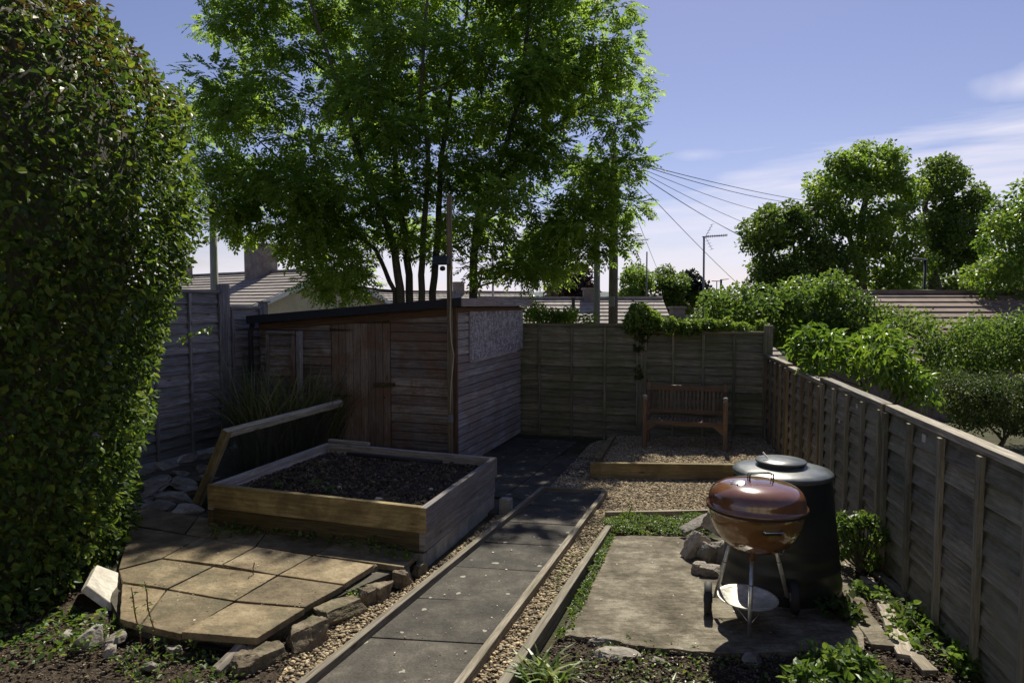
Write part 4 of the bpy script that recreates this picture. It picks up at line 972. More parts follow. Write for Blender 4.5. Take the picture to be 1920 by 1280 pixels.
dc = A(bx-.055, by-.03, g_+.150)
MB().lathe(dc, [(.0005, -.04), (.06, -.036), (.11, -.024), (.165, -.004), (.178, .004), (.182, .008), (.176, .008), (.163, 0), (.108, -.019), (.06, -.031), (.0005, -.035)], 48, nrm(A(.02, -.03, 1)), cap=False).build('ash_catcher', M['alu_dirty'], bb, smooth=True)
MB().tube([feet[0]*.55+(c+tops_[0])*.45-A(0, 0, .16), dc+A(-.07, -.05, -.05), feet[1]+A(.03, .03, .02)], .003, 6).build('stay', M['chrome'], bb, smooth=True)
MB().tube([feet[0]*.55+(c+tops_[0])*.45-A(0, 0, .16), dc+A(.08, -.05, -.05), feet[2]+A(-.03, -.03, .02)], .003, 6).build('stay', M['chrome'], bb, smooth=True)
vt = lerp(c+tops_[2], feet[2], .22); MB().tube([vt+A(-.06, -.02, .02), vt+A(-.02, -.02, .0), vt+A(.03, -.02, -.02), vt+A(.045, -.01, .01), vt+A(.02, -.02, .02)], .004, 6).build('vent_lever', M['alu'], bb, smooth=True)
# ================================================================ COMPOST BIN
cx_, cy_ = 1.885, 4.71; g2_ = gz(cy_)+.045
cb = thing('compost_bin', 'dark green-black plastic compost bin with a round domed lid behind the barbecue', 'compost bin', (cx_, cy_, g2_))
ribs = []
for i in range(40):
    t = i/39; z = .80*t; r0_ = .400-.082*t**1.1
    if z < .40: r0_ += .005*(1 if (int(z/.055) % 2) else 0)
    ribs.append((r0_, z))
MB().lathe((cx_, cy_, g2_), ribs+[(.314, .81)], 72).build('body', M['bin'], cb, smooth=True)
lidp = [(.322, .79), (.330, .80), (.331, .815), (.323, .824), (.28, .836), (.22, .846), (.185, .850), (.165, .852), (.158, .862)]
lo = MB().lathe((cx_, cy_, g2_), lidp, 72).build('lid', M['lid'], cb, smooth=True)
cpb = MB().lathe((cx_-.01, cy_, g2_), [(.150, .858), (.150, .872), (.166, .874), (.170, .882), (.165, .889), (.05, .894), (.001, .895)], 64, cap=False).build('lid_cap', M['lid'], cb, smooth=True)
MB().beam(A(cx_-.10, cy_-.0, g2_+.90), A(cx_-.13, cy_+.02, g2_+.94), .012, .008).build('lid_tab', M['white'], cb)
# ================================================================ broken stones by the barbecue
sp_ = [((1308, 992), (.34, .13, .04), .35, (.15, -.38), .13, 'long flat concrete piece tipped over the stone heap by the barbecue', .2),
       ((1303, 1030), (.16, .10, .24), .5, (.2, .45), .09, 'tall leaning stone at the left of the heap by the barbecue', 0),
       ((1347, 1005), (.24, .13, .14), -.5, (.2, .4), .20, 'biggest pale stone on top of the heap by the barbecue', 0),
       ((1328, 1040), (.13, .09, .13), .3, (.1, .5), .07, 'yellowish stone in the middle of the heap by the barbecue', 0),
       ((1312, 1060), (.12, .10, .09), .9, (.1, .1), .03, 'squat yellow stone at the front left of the heap', 0),
       ((1330, 1064), (.14, .10, .08), -.3, (.1, .1), .03, 'wedge shaped stone at the front of the heap', 0),
       ((1352, 1040), (.12, .10, .16), -.2, (0, -.3), .08, 'grey stone beside the barbecue bowl in the heap', 0)]
for (x_, y_), s_, r_, tl_, h_, lab, _ in sp_:
    mb = MB(); mb.rock(G(x_, y_+12, .045)+UP*(h_*.8), s_, rot=r_, tilt=tl_, rough=.14, box=.88, fine=True)
    tag(mb.build('broken_stone', M['rubble']), lab, 'stone', 'broken stones heaped by the barbecue')
# flat stones in the front soil
for (x_, y_), s_, r_, lab in [((1155, 1228), (.26, .15, .05), -.1, 'flat pale stone lying in the soil before the concrete pad'), ((1135, 1200), (.20, .13, .05), .2, 'cracked grey lump broken from the pad corner'),
    ((1412, 1240), (.10, .09, .07), .8, 'small pale stone in the shadow of the barbecue'), ((1235, 1238), (.10, .08, .03), .3, 'small flat stone right of the flat pale stone'), ((1088, 1190), (.16, .09, .05), .1, 'crumbled corner piece beside the pale timber edging'),
    ((1400, 1215), (.10, .06, .03), 1.8, 'thin chip of stone just behind the barbecue foot')]:
    mb = MB(); mb.rock(G(x_, y_, .02), s_, rot=r_, rough=.16, box=.35); tag(mb.build('flat_stone', M['rubble']), lab, 'stone', 'stones lying in the front soil')
# planks by the right fence
for pts_, w_, m_, lab in [([(1585, 1090), (1605, 1140), (1655, 1215)], .13, 'pad', 'grey flat kerb running beside the compost bin'), ([(1625, 1085), (1665, 1150), (1700, 1235)], .09, 'plank', 'split pale rotten plank along the right fence'),
                      ([(1645, 1075), (1700, 1120)], .07, 'fence_right', 'short dark board under the right fence'), ([(1690, 1205), (1745, 1262)], .08, 'edging', 'broken board end among the weeds by the right fence')]:
    mb = MB(); W = [G(x_, y_, .035) for x_, y_ in pts_]
    for a, b in zip(W[:-1], W[1:]): mb.beam(a, b, w_, .04, seg=5, jit=.006)
    tag(mb.build('old_plank', M[m_], bevel=.004), lab, 'plank')
# ================================================================ PLANTS
def blades(C, n, L, W, lean=.5, spread=.05):
    """arching grass blades: returns verts, quads"""
    a = rng.random(n)*6.28; d = np.stack([np.cos(a), np.sin(a), np.zeros(n)], 1); L = L*(.55+.6*rng.random(n)); ln = lean*(.3+.9*rng.random(n))
    base_ = np.asarray(C)+d*spread*rng.random((n, 1))*1.4; s = np.stack([-d[:, 1], d[:, 0], d[:, 2]], 1); K = 5; vs = []
    for k in range(K+1):
        t = k/K; c = base_+UP*(L*t*(1-.35*ln*t*t))[:, None]+d*(L*ln*t*t)[:, None]; w_ = W*(1-t**2)*.5+.0005
        vs += [c-s*w_, c+s*w_]
    v = np.stack(vs, 1).reshape(-1, 3); b0_ = (np.arange(n)*(2*(K+1)))[:, None, None]; q = np.array([[2*k, 2*k+1, 2*k+3, 2*k+2] for k in range(K)])[None]+b0_
    return v, q.reshape(-1, 4), np.repeat(rng.random(n), K)
def blade_obj(name, label, cat, C, n, L, W, lean, m, spread=.05, group=None):
    vs = []; qs = []; rs = []; k = 0
    for c in C:
        v, q, r_ = blades(c, n, L, W, lean, spread); vs.append(v); qs.append(q+k); rs.append(r_); k += len(v)
    q = np.concatenate(qs); return tag(link_mesh(name, np.concatenate(vs), q.ravel(), np.arange(len(q))*4, None, np.concatenate(rs), m), label, cat, group)
blade_obj('tall_grass', 'tall arching clump of grassy leaves between the left fence and the shed', 'grass clump', [G(500+26*i, 885-3*i, 0) for i in range(-1, 5)], 95, 1.5, .026, .7, M['leaf_grass'], .16)
blade_obj('striped_grass', 'tuft of yellow striped grass leaves at the end of the pale timber edging', 'grass clump', [G(1020, 1270, .01), G(1045, 1285, .01), G(1000, 1290, .01)], 26, .17, .022, 1.0, M['leaf_variegated'], .05)
blade_obj('striped_grass', 'broad bladed yellow-green tuft at the bottom edge right of the middle', 'grass clump', [G(1290, 1360, .01), G(1240, 1350, .01)], 26, .19, .024, 1.0, M['leaf_variegated'], .06)
def shrub(name, label, cat, cs, rs, n, L, W, m, six=True, stem=None, group=None, flat=.8, hang=.3, shell=.4, barkr=.012):
    base_ = stem if stem is not None else A(*np.mean(cs, axis=0)[:2], gz(np.mean(cs, axis=0)[1]))
    t = thing(name, label, cat, base_, group)
    mb = MB(); mb.tube([base_, lerp(base_, cs[0], .4)], [barkr*1.6, barkr], 6); limbs(mb, [[lerp(base_, cs[0], .4), barkr*1.2]], cs, barkr, .002, 5)
    mb.build('stems', M['bark'], t); foliage('leaves', m, cs, rs, n, L, W, t, six, flat, hang, shell); return t
def ell(c, r, n, rm, rM):
    cs = []; rs = []
    for _ in range(n):
        d = nrm(rng.normal(size=3)); q = c+d*A(*r)*random.uniform(.45, 1)**.6; cs.append(q); rs.append(random.uniform(rm, rM))
    return cs, rs
# upright sapling by bin
cs, rs = ell(G(1612, 1078)+UP*.27, (.15, .22, .22), 34, .035, .07)
shrub('young_shrub', 'sunlit leafy young shrub between the compost bin and the right fence', 'shrub', cs, rs, 34, .040, .027, M['leaf_weed'], stem=G(1610, 1078))
cs, rs = ell(G(1625, 1110, .05), (.10, .16, .04), 6, .05, .07)
shrub('trailing_weed', 'low trailing weeds at the foot of the young shrub by the fence', 'weed', cs, rs, 35, .045, .032, M['leaf_mid'])
cs, rs = ell(G(1745, 1200, .05), (.15, .40, .06), 20, .06, .10)
shrub('trailing_weed', 'large spread of bindweed and bramble leaves along the foot of the right fence', 'weed', cs, rs, 30, .050, .036, M['leaf_mid'], hang=.1)
cs, rs = ell(G(1585, 1150, .06), (.05, .14, .06), 8, .06, .09)
shrub('trailing_weed', 'dusky leaves in front of the compost bin beside the grey kerb', 'weed', cs, rs, 30, .065, .046, M['leaf_darkhedge'], hang=.1)
for (x_, y_), r_, lab in [((1575, 1262), (.20, .12, .10), 'tallest bright weeds between the concrete pad and the rotten plank'), ((1510, 1300), (.22, .10, .09), 'bright green nettle-like weeds at the bottom right corner of the concrete pad'), ((1620, 1330), (.22, .10, .08), 'tangle of leafy weeds at the bottom edge near the right fence'), ((1400, 1345), (.2, .08, .05), 'low weeds at the bottom edge below the barbecue')]:
    cs, rs = ell(G(x_, y_, .12), r_, 18, .05, .09); shrub('leafy_weeds', lab, 'weed', cs, rs, 34, .055, .032, M['leaf_weed'], hang=.2, group='leafy weeds along the bottom edge')
# ground cover mats (uncountable)
def mat_leaves(name, label, poly, n, L, W, h, m, dz=0, cat='ground cover'):
    W_ = [G(x, y, dz) for x, y in poly]; P2 = [(p[0], p[1]) for p in W_]; x0, x1 = min(p[0] for p in P2), max(p[0] for p in P2); y0, y1 = min(p[1] for p in P2), max(p[1] for p in P2); pts = []
    while len(pts) < n:
        x, y = random.uniform(x0, x1), random.uniform(y0, y1)
        if inpoly(x, y, P2) : pts.append((x, y, gz(y)+dz))
    C = np.array(pts); hump = np.clip(.55+.6*snoise(C*A(1, 1, 0), 6, len(label)), .05, 1.3); C[:, 2] += rng.random(n)*h*hump
    keep = hump > .25; C = C[keep]; n = len(C)
    Ax = unit(rdir(n)*A(1, 1, .5)+A(0, 0, .35)); Nn = unit(A(0, 0, 1)+rdir(n)*.7)
    return tag(leaf_obj(name, m, C, Ax, Nn, L*(.6+.7*rng.random(n)), W*(.6+.7*rng.random(n)), True), label, cat, kind='stuff')
mat_leaves('ground_cover', 'mat of small bright leaves growing behind the concrete pad', [(1130, 985), (1180, 968), (1260, 975), (1320, 965), (1345, 985), (1300, 1010), (1230, 1004), (1140, 1003)], 5200, .022, .017, .085, M['leaf_weed'], .02)
mat_leaves('ground_cover', 'green weeds creeping along the joint beside the pale timber edging', [(1141, 1004), (1152, 1006), (1075, 1180), (1048, 1200), (1040, 1195), (1100, 1085)], 1700, .024, .018, .04, M['leaf_weed'], .03)
mat_leaves('ground_cover', 'sparse weeds in the front soil before the concrete pad', [(1160, 1200), (1250, 1200), (1480, 1240), (1500, 1300), (1150, 1290), (1060, 1230)], 380, .03, .02, .03, M['leaf_weed'], .02)
mat_leaves('ground_cover', 'weeds between the stone row and the patio edge', [(560, 1195), (600, 1130), (680, 1095), (705, 1098), (640, 1150), (590, 1190)], 650, .024, .018, .05, M['leaf_weed'], .04)
mat_leaves('ground_cover', 'weeds in the soil below the hedge', [(0, 1130), (60, 1120), (150, 1150), (230, 1165), (260, 1195), (150, 1240), (0, 1260)], 420, .040, .028, .08, M['leaf_weed'], .04)
mat_leaves('ground_cover', 'scattered weeds at the bottom left corner', [(200, 1240), (330, 1190), (420, 1235), (470, 1290), (250, 1300)], 300, .032, .02, .05, M['leaf_weed'], .04)
mat_leaves('ground_cover', 'small weeds along the foot of the planter front', [(395, 995), (500, 985), (640, 1000), (780, 1040), (770, 1055), (640, 1025), (500, 1000), (400, 1010)], 420, .040, .028, .06, M['leaf_mid'], .14)
mat_leaves('ground_cover', 'sparse seedlings growing along the gravel strip beside the pad', [(1010, 1120), (1060, 1040), (1130, 960), (1146, 975), (1060, 1100), (1015, 1190)], 160, .022, .015, .02, M['leaf_weed'], .02)
# seedlings in the planter
for (s, t), sz, lab in [((.22, .20), .09, 'pale seedling nearest the left board of the planter'), ((.36, .28), .11, 'spreading seedling in the left part of the planter'), ((.47, .22), .10, 'pale green seedling in the middle front of the planter'), ((.10, .10), .10, 'blue-green leaves in the near left corner of the planter')]:
    c = lerp2(NL, NR, FL, FR, s, t); c[2] = TZ-.07; C = c+rng.normal(size=(22, 3))*A(sz, sz, .3)*.35; C[:, 2] = c[2]+rng.random(22)*.03; Ax = unit(rdir(22)*A(1, 1, .3)+A(0, 0, .2))
    tag(leaf_obj('seedling', M['leaf_weed'], C, Ax, unit(A(0, 0, 1)+rdir(22)*.5), .035+.02*rng.random(22), .018, True), lab, 'seedling', 'seedlings in the planter')
# thin twiggy plants
def twig(label, base_, h, n, L, m=None, lean=(.1, 0)):
    t = thing('thin_weed', label, 'weed', base_); pts = [base_+A(lean[0]*h*k/6, lean[1]*h*k/6, h*k/6)+rng.normal(size=3)*.004 for k in range(7)]
    MB().tube(pts, [.004]*6+[.002], 5).build('stem', M['rust'], t); C = np.array([lerp(pts[int(q)], pts[int(q)+1], q % 1) for q in rng.random(n)*5.9]); d = rdir(n)*A(1, 1, .4)
    leaf_obj('leaves', m or M['leaf_weed'], C, unit(d), unit(A(0, 0, 1)+rdir(n)*.4), L*(.6+.6*rng.random(n)), L*.45, True, t)
twig('thin reddish weed left of a pair rising before the patio', G(270, 1225, .03), .38, 26, .03, lean=(-.15, 0))
twig('thin reddish weed right of a pair rising before the patio', G(292, 1225, .03), .42, 30, .03, lean=(-.12, 0))
twig('small bright sprig growing from the slab joint near the net frame', G(402, 1010, .13), .13, 16, .045, M['leaf_bright'])
twig('thin grass stalk standing in the joint of the pale slab', G(474, 1078, .13), .10, 2, .02)
twig('bright sprig rising above the ground cover behind the pad', G(1180, 978, .02), .18, 16, .03, M['leaf_bright'])
def litter(name, label, polys, n, dz):
    C = []
    for poly in polys:
        W = [G(x, y, dz) for x, y in poly]; P2 = [(p[0], p[1]) for p in W]; x0, x1 = min(p[0] for p in P2), max(p[0] for p in P2); y0, y1 = min(p[1] for p in P2), max(p[1] for p in P2); k = 0
        while k < n:
            x, y = random.uniform(x0, x1), random.uniform(y0, y1)
            if inpoly(x, y, P2): C.append((x, y, gz(y)+dz+random.uniform(.001, .004))); k += 1
    C = np.array(C); m_ = len(C); Ax = unit(rdir(m_)*A(1, 1, .12)); L = .006+.016*rng.random(m_)**2
    return tag(leaf_obj(name, M['litter'], C, Ax, unit(A(0, 0, 1)+rdir(m_)*.25), L, L*.6, False), label, 'litter', kind='stuff')
litter('leaf_litter', 'tiny dry leaf scraps lying on the concrete pad', [padp], 260, .048)
litter('leaf_litter', 'tiny dry leaf scraps lying on the sandstone patio', [[(300, 1010), (690, 1060), (480, 1190), (260, 1160)]], 220, .142)
litter('leaf_litter', 'tiny dry leaf scraps lying on the dark slab path', [[(620, 1280), (860, 1280), (1120, 935), (1030, 930)]], 160, .030)
litter('leaf_litter', 'dry leaf scraps and bark bits on the front soil', [soilR, soilL], 1100, .04)
# ---------------------------------------------------------------- hedge
HC = A(-3.95, 4.75, 0)
pz = [0.0, .2, .45, 1.0, 1.5, 1.9, 2.45, 3.0, 3.55, 4.0, 4.35, 4.55]
pr = [.92, 1.02, 1.02, 1.14, 1.26, 1.38, 1.55, 1.55, 1.42, 1.12, .70, .0]
hg = thing('hedge', 'huge rounded dark green leafy hedge filling the left side', 'hedge', HC)
def hedge_pts(n, d0, d1, lump=.07):
    z = rng.random(n)*4.5; th = rng.random(n)*6.283; r_ = np.interp(z, pz, pr); keep = rng.random(n) < (r_/1.75+.15); z, th, r_ = z[keep], th[keep], r_[keep]
    P = np.stack([np.cos(th), np.sin(th)*1.15, z*0], 1); Q = np.stack([np.cos(th)*1.6, np.sin(th)*1.6, z], 1)
    nz = snoise(Q, 1.6, 71)*lump+snoise(Q, 4.8, 72)*lump*.9+snoise(Q, 11, 73)*lump*.35; dep = d0+(d1-d0)*rng.random(len(z)); rr = np.maximum(r_*(1+nz)-dep, .02)
    pos = HC+P*rr[:, None]+UP*z[:, None]; sl = np.interp(z, pz, np.gradient(pr, pz)); nrm_ = unit(np.stack([np.cos(th), np.sin(th), -sl*.6], 1)); return pos, nrm_, nz, z
pos, nr_, nz_, zz = hedge_pts(105000, -.08, .20)
vis = (pos[:, 0]*.5-pos[:, 1] > -7.4) & ~((pos[:, 0] < -4.9)) | (rng.random(len(pos)) < .35); pos, nr_, zz = pos[vis], nr_[vis], zz[vis]
n_ = len(pos); Ax = unit(nr_*.55+rdir(n_)*.7+A(0, 0, -.35)); Nn = unit(nr_*.75+A(0, 0, .55)+rdir(n_)*.55)
red = (rng.random(n_) < np.clip((zz-3.0)*.5, 0, .6)); LL = .052*(.45+1.0*rng.random(n_)**1.3)
leaf_obj('foliage', M['leaf_hedge'], pos[~red], Ax[~red], Nn[~red], LL[~red], LL[~red]*.62, True, hg)
leaf_obj('foliage', M['leaf_red'], pos[red], Ax[red], Nn[red], LL[red], LL[red]*.55, True, hg)['label'] = 'bronze young leaves over the top of the hedge'
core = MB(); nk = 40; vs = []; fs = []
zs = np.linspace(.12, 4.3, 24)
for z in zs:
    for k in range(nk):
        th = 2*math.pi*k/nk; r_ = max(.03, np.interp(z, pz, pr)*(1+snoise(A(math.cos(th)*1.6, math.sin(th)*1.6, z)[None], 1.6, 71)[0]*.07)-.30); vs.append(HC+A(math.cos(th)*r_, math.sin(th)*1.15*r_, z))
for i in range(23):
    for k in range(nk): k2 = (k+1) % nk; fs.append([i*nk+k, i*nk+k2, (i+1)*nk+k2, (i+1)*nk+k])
core.add(vs, fs, None, .2).build('dark_core', M['bark'], hg)  # solid dark core added so the hedge can't be seen through
hb_ = MB()
for k in range(9):
    a_ = k*.7; hb_.tube([HC+A(math.cos(a_)*.3, math.sin(a_)*.3, -.05), HC+A(math.cos(a_)*.55, math.sin(a_)*.6, .6), HC+A(math.cos(a_)*.9, math.sin(a_), 1.3)], [.04, .03, .02], 7)
hb_.build('stems', M['bark'], hg)
# stray shoots
sh = [YP(x_, y_, 4.9) for x_, y_ in [(335, 640), (350, 633), (368, 628), (385, 622), (400, 620)]]
MB().tube(sh, .003, 5).build('shoot', M['bark'], hg); C = np.array([lerp(sh[min(3, int(q))], sh[min(3, int(q))+1], q % 1) for q in rng.random(22)*3.99])
leaf_obj('shoot_leaves', M['leaf_bright'], C, unit(rdir(22)), unit(A(0, -.4, 1)+rdir(22)*.4), .045, .026, True, hg)
# ---------------------------------------------------------------- the ash tree
def tree(name, label, poly, D, T, nclump, rr, leafn, L, W, m, stems, r_st, group=None, kind='simple', base_=None, flat=.8, sep=.75, cat='tree', zb_=None, bark='bark', shell=.5, extra=None):
    cs, rs = clumps(poly, D, T, nclump, rr[0], rr[1], sep)
    if extra: cs += extra[0]; rs += extra[1]
    b = base_ if base_ is not None else A(*np.mean([s[0] for s in stems], axis=0)[:2], zb_ if zb_ is not None else zground(0, D))
    t = thing(name, label, cat, b, group); mb = MB(); nodes = []
    for s_, r0_ in zip(stems, r_st):
        k = len(s_); pts = []; rad = []
        for i in range(k-1):
            for q in range(4): tt = (i+q/4)/(k-1); pts.append(lerp(s_[i], s_[i+1], q/4)+rng.normal(size=3)*r0_*.12); rad.append(r0_*(1-tt)+r0_*.22*tt)
        pts.append(s_[-1]); rad.append(r0_*.22); mb.tube(pts, rad, 10, False); nodes += [[p, r] for p, r in zip(pts[3:], rad[3:])]
    limbs(mb, nodes, cs, max(r_st)*.42, .006 if kind != 'simple' else .015, 6); mb.build('trunk', M[bark], t, smooth=True)
    if kind == 'compound': compound('crown', m, cs, rs, leafn, t)
    else: foliage('crown', m, cs, rs, leafn, L, W, t, False, flat, .3, shell)
    return t
def stem_px(D, pts, z0=None, dd=None):
    o = [YP(x_, y_, D+(dd[i] if dd else 0)) for i, (x_, y_) in enumerate(pts)]; b = o[0].copy(); b[2] = zground(0, D) if z0 is None else z0
    return [A(*b)]+o
AD = 13.6
ash_raw = [(385, -40), (365, 30), (400, 105), (320, 120), (330, 190), (360, 330), (395, 420), (440, 430), (520, 430), (575, 490), (590, 545), (700, 520), (690, 400), (760, 470), (860, 440), (900, 500), (1010, 515), (1090, 490),
            (1130, 480), (1180, 430), (1200, 375), (1155, 330), (1190, 290), (1165, 230), (1245, 180), (1230, 130), (1215, 50), (1165, 25), (1110, -40), (1000, -110), (850, -150), (640, -150), (480, -110)]
ash_poly = [(x-32 if x > 1195 else (x+30 if x < 400 else x), y) for x, y in ash_raw]
stems = [stem_px(AD, [(752, 540), (735, 450), (690, 340), (655, 220), (600, 60), (575, -20)], dd=[0, 0, -.3, -.6, -.8, -1]),
         stem_px(AD, [(768, 540), (760, 440), (740, 330), (738, 200), (720, 60), (705, -60)], dd=[.1, .1, .3, .5, .6, .8]),
         stem_px(AD, [(790, 545), (795, 430), (805, 320), (790, 180), (800, 20), (810, -70)], dd=[-.1, -.1, -.3, -.6, -.9, -1.2]),
         stem_px(AD, [(812, 548), (822, 430), (826, 310), (845, 180), (870, 60), (890, -70)], dd=[0, 0, .2, .6, .8, 1.1]),
         stem_px(AD, [(740, 545), (705, 470), (640, 410), (560, 330), (470, 250)], dd=[0, 0, -.1, .2, .4]),
         stem_px(AD, [(885, 545), (893, 420), (915, 350), (945, 290), (975, 180), (990, 40), (995, -50)], dd=[.1, .1, .0, -.1, -.3, -.4, -.4]),
         stem_px(AD, [(885, 545), (893, 420), (925, 345), (1000, 265), (1070, 215), (1150, 170)], dd=[.1, .1, .0, .1, .3, .4])]
random.seed(101); rng = np.random.default_rng(101)
ash_extra = ([YP(x_, y_, AD+d_) for x_, y_, d_ in [(1150, 300, -.2), (1165, 345, .2), (1120, 330, -.3), (1140, 385, .1), (1180, 385, -.1), (1110, 430, .2), (1150, 435, -.2), (1135, 470, .1), (1080, 400, -.3), (1090, 480, 0), (1050, 500, .2), (1185, 300, .1),
    (440, 400, .3), (500, 420, -.2), (560, 470, .1), (600, 510, .2), (420, 380, -.2), (480, 380, .3), (650, 500, -.1), (390, 300, .2), (560, 440, -.3), (620, 440, .4), (1000, 510, .3), (930, 500, .3), (980, 455, -.2), (720, 400, .5), (760, 430, -.5), (820, 420, .5), (860, 400, -.4), (800, 470, .6), (700, 460, .6), (400, 350, 0), (360, 260, .2), (440, 320, .4), (500, 340, -.5), (540, 380, .4), (600, 370, -.4), (350, 190, .2), (410, 220, -.3), (640, 430, -.6)]], [.36]*40)
tree('ash_tree', 'large multi-stemmed ash tree with feathery leaves rising behind the shed', ash_poly, AD, 4.8, 320, (.36, .62), 72, 0, 0, M['leaf_ash'], stems, [.10, .09, .08, .085, .06, .095, .07], kind='compound', sep=.62, base_=A(-1.8, AD, zground(0, AD)), extra=ash_extra)
# ---------------------------------------------------------------- background trees
random.seed(55); rng = np.random.default_rng(55)
BT = 'trees beyond the gardens'
def shrink(poly, d):
    cx, cy = np.mean([p[0] for p in poly]), np.mean([p[1] for p in poly]); o = []
    for x, y in poly:
        l = math.hypot(x-cx, y-cy); k = max(.3, 1-d/max(l, 1)); o.append((cx+(x-cx)*k, cy+(y-cy)*k))
    return o
def simple_tree(label, poly, D, T, nc, rr, ln, L, m, trunk, r0_, group=BT, name='tree', shell=.5, flat=.8, sep=.7):
    st = [stem_px(D, tr) for tr in trunk]; poly = shrink(poly, rr[0]*F/D*.45)
    return tree(name, label, poly, D, T, nc, rr, ln, L, L*.75, m, st, [r0_]+[r0_*.6]*(len(st)-1), group, 'simple', flat=flat, sep=sep, shell=shell)
simple_tree('tallest sunlit tree right of centre, with a dense rounded top', [(1515, 345), (1560, 290), (1610, 268), (1665, 268), (1700, 300), (1725, 350), (1730, 430), (1745, 500), (1700, 560), (1600, 560), (1560, 500), (1590, 440), (1540, 420), (1520, 375)], 36, 5, 135, (.40, .75), 165, .20, M['leaf_far'], [[(1614, 540), (1615, 430), (1622, 330)], [(1614, 500), (1590, 430), (1560, 360)]], .42)
simple_tree('rounded tree with two visible forked limbs standing behind the street lamp', [(1722, 300), (1745, 290), (1790, 305), (1840, 350), (1868, 385), (1850, 440), (1860, 500), (1830, 545), (1780, 560), (1720, 560), (1745, 470), (1725, 420), (1722, 350)], 40, 5, 105, (.42, .8), 150, .22, M['leaf_far_dark'], [[(1752, 540), (1750, 470), (1742, 420), (1735, 350)], [(1752, 500), (1770, 430), (1810, 390), (1830, 370)]], .5)
simple_tree('broad low tree left of the tallest tree', [(1395, 470), (1400, 420), (1440, 385), (1490, 378), (1540, 400), (1575, 450), (1600, 500), (1600, 560), (1400, 560), (1410, 520)], 34, 5, 115, (.36, .70), 160, .19, M['leaf_far_dark'], [[(1490, 540), (1488, 460)], [(1540, 540), (1530, 450)]], .25)
simple_tree('yellow-green tree at the right edge, leaning over the tiled roof', [(1800, 560), (1830, 500), (1845, 400), (1880, 385), (2000, 370), (2060, 500), (2000, 620), (1850, 615), (1815, 590)], 17.5, 2.6, 66, (.26, .5), 300, .10, M['leaf_bright'], [[(1930, 580), (1915, 480), (1905, 420)]], .12)
simple_tree('tall light green tree cut off by the right edge of the picture', [(1925, 330), (1905, 350), (1912, 390), (1960, 400), (2080, 380), (2080, 280), (1980, 290)], 30, 4, 25, (.5, .9), 200, .22, M['leaf_far'], [[(2010, 540), (2000, 400)]], .3)
simple_tree('round-topped dark tree above the fence in the middle distance', [(1225, 530), (1240, 505), (1270, 503), (1290, 520), (1300, 555), (1285, 590), (1215, 590)], 46, 4, 34, (.4, .75), 260, .2, M['leaf_far_dark'], [[(1250, 580), (1250, 540)]], .25)
simple_tree('small round tree beside the telegraph pole in the middle distance', [(1165, 530), (1180, 505), (1205, 500), (1220, 530), (1215, 560), (1165, 565)], 44, 4, 24, (.35, .65), 260, .18, M['leaf_far'], [[(1190, 580), (1190, 540)]], .22)
simple_tree('feathery grey-green conifer right of the round-topped dark tree', [(1275, 530), (1292, 512), (1310, 520), (1322, 545), (1330, 570), (1285, 575)], 48, 3, 26, (.35, .6), 170, .3, M['leaf_conifer'], [[(1300, 575), (1300, 530)]], .2, name='conifer')
simple_tree('dark purple-leaved tree behind the tiled house in the centre', [(1040, 545), (1050, 515), (1080, 500), (1105, 515), (1115, 550), (1100, 570), (1000, 570), (1000, 550)], 33, 3, 32, (.35, .65), 200, .2, M['leaf_purple'], [[(1075, 580), (1075, 540)]], .2)
simple_tree('line of distant bushy treetops behind the rightmost trees', [(1400, 590), (1400, 555), (1560, 530), (1700, 520), (1860, 500), (2050, 500), (2050, 600)], 52, 5, 80, (.9, 1.5), 200, .3, M['leaf_far_dark'], [[(1690, 570), (1690, 540)]], .3)
# dark reddish tree far right behind
simple_tree('dark narrow treetop between the rounded tree and the yellow-green tree', [(1868, 400), (1880, 380), (1910, 378), (1925, 400), (1920, 440), (1870, 450)], 55, 3, 14, (.6, .9), 150, .35, M['leaf_conifer'], [[(1895, 560), (1895, 420)]], .25)
# shrubs beyond the fences
def shrub_px(name, label, poly, D, T, nc, rr, ln, L, W, m, group=None, six=True, cat='shrub', hang=.3, base_px=None, shell=.4):
    poly = shrink(poly, rr[0]*F/D*.8); cs, rs = clumps(poly, D, T, nc, rr[0], rr[1], .55); xs_ = [p[0] for p in poly]; b = YP(np.mean(xs_) if base_px is None else base_px, 640, D); b[2] = min(c[2] for c in cs)-(.02 if cat == 'climber' else .6)
    return shrub(name, label, cat, cs, rs, ln, L, W, m, six, b, group, .85, hang, shell, .006 if cat == 'climber' else .03)
SG = 'shrubs beyond the fences'
shrub_px('tall_shrub', 'tall sunlit shrub filling the space above the right half of the end fence', [(1290, 600), (1300, 570), (1340, 545), (1380, 548), (1420, 525), (1480, 520), (1530, 522), (1600, 530), (1625, 570), (1650, 640), (1500, 670), (1440, 640), (1280, 625)], 13, 2.4, 95, (.20, .36), 170, .085, .06, M['leaf_mid'], SG)
shrub_px('glossy_shrub', 'bright yellow-green shrub with long glossy leaves leaning over the right fence', [(1475, 640), (1490, 618), (1540, 612), (1580, 630), (1650, 610), (1700, 625), (1725, 680), (1750, 730), (1765, 765), (1690, 745), (1620, 715), (1560, 690), (1490, 680)], 8.0, 1.4, 62, (.12, .22), 60, .10, .040, M['leaf_bright'], SG, hang=.6)
shrub_px('rose_bush', 'mid green rose bush with pale tips between the glossy shrub and the tiled roof', [(1640, 590), (1700, 580), (1760, 610), (1850, 600), (2000, 590), (2000, 700), (1760, 720), (1700, 640)], 10.8, 1.8, 70, (.2, .34), 150, .06, .042, M['leaf_mid'], SG)
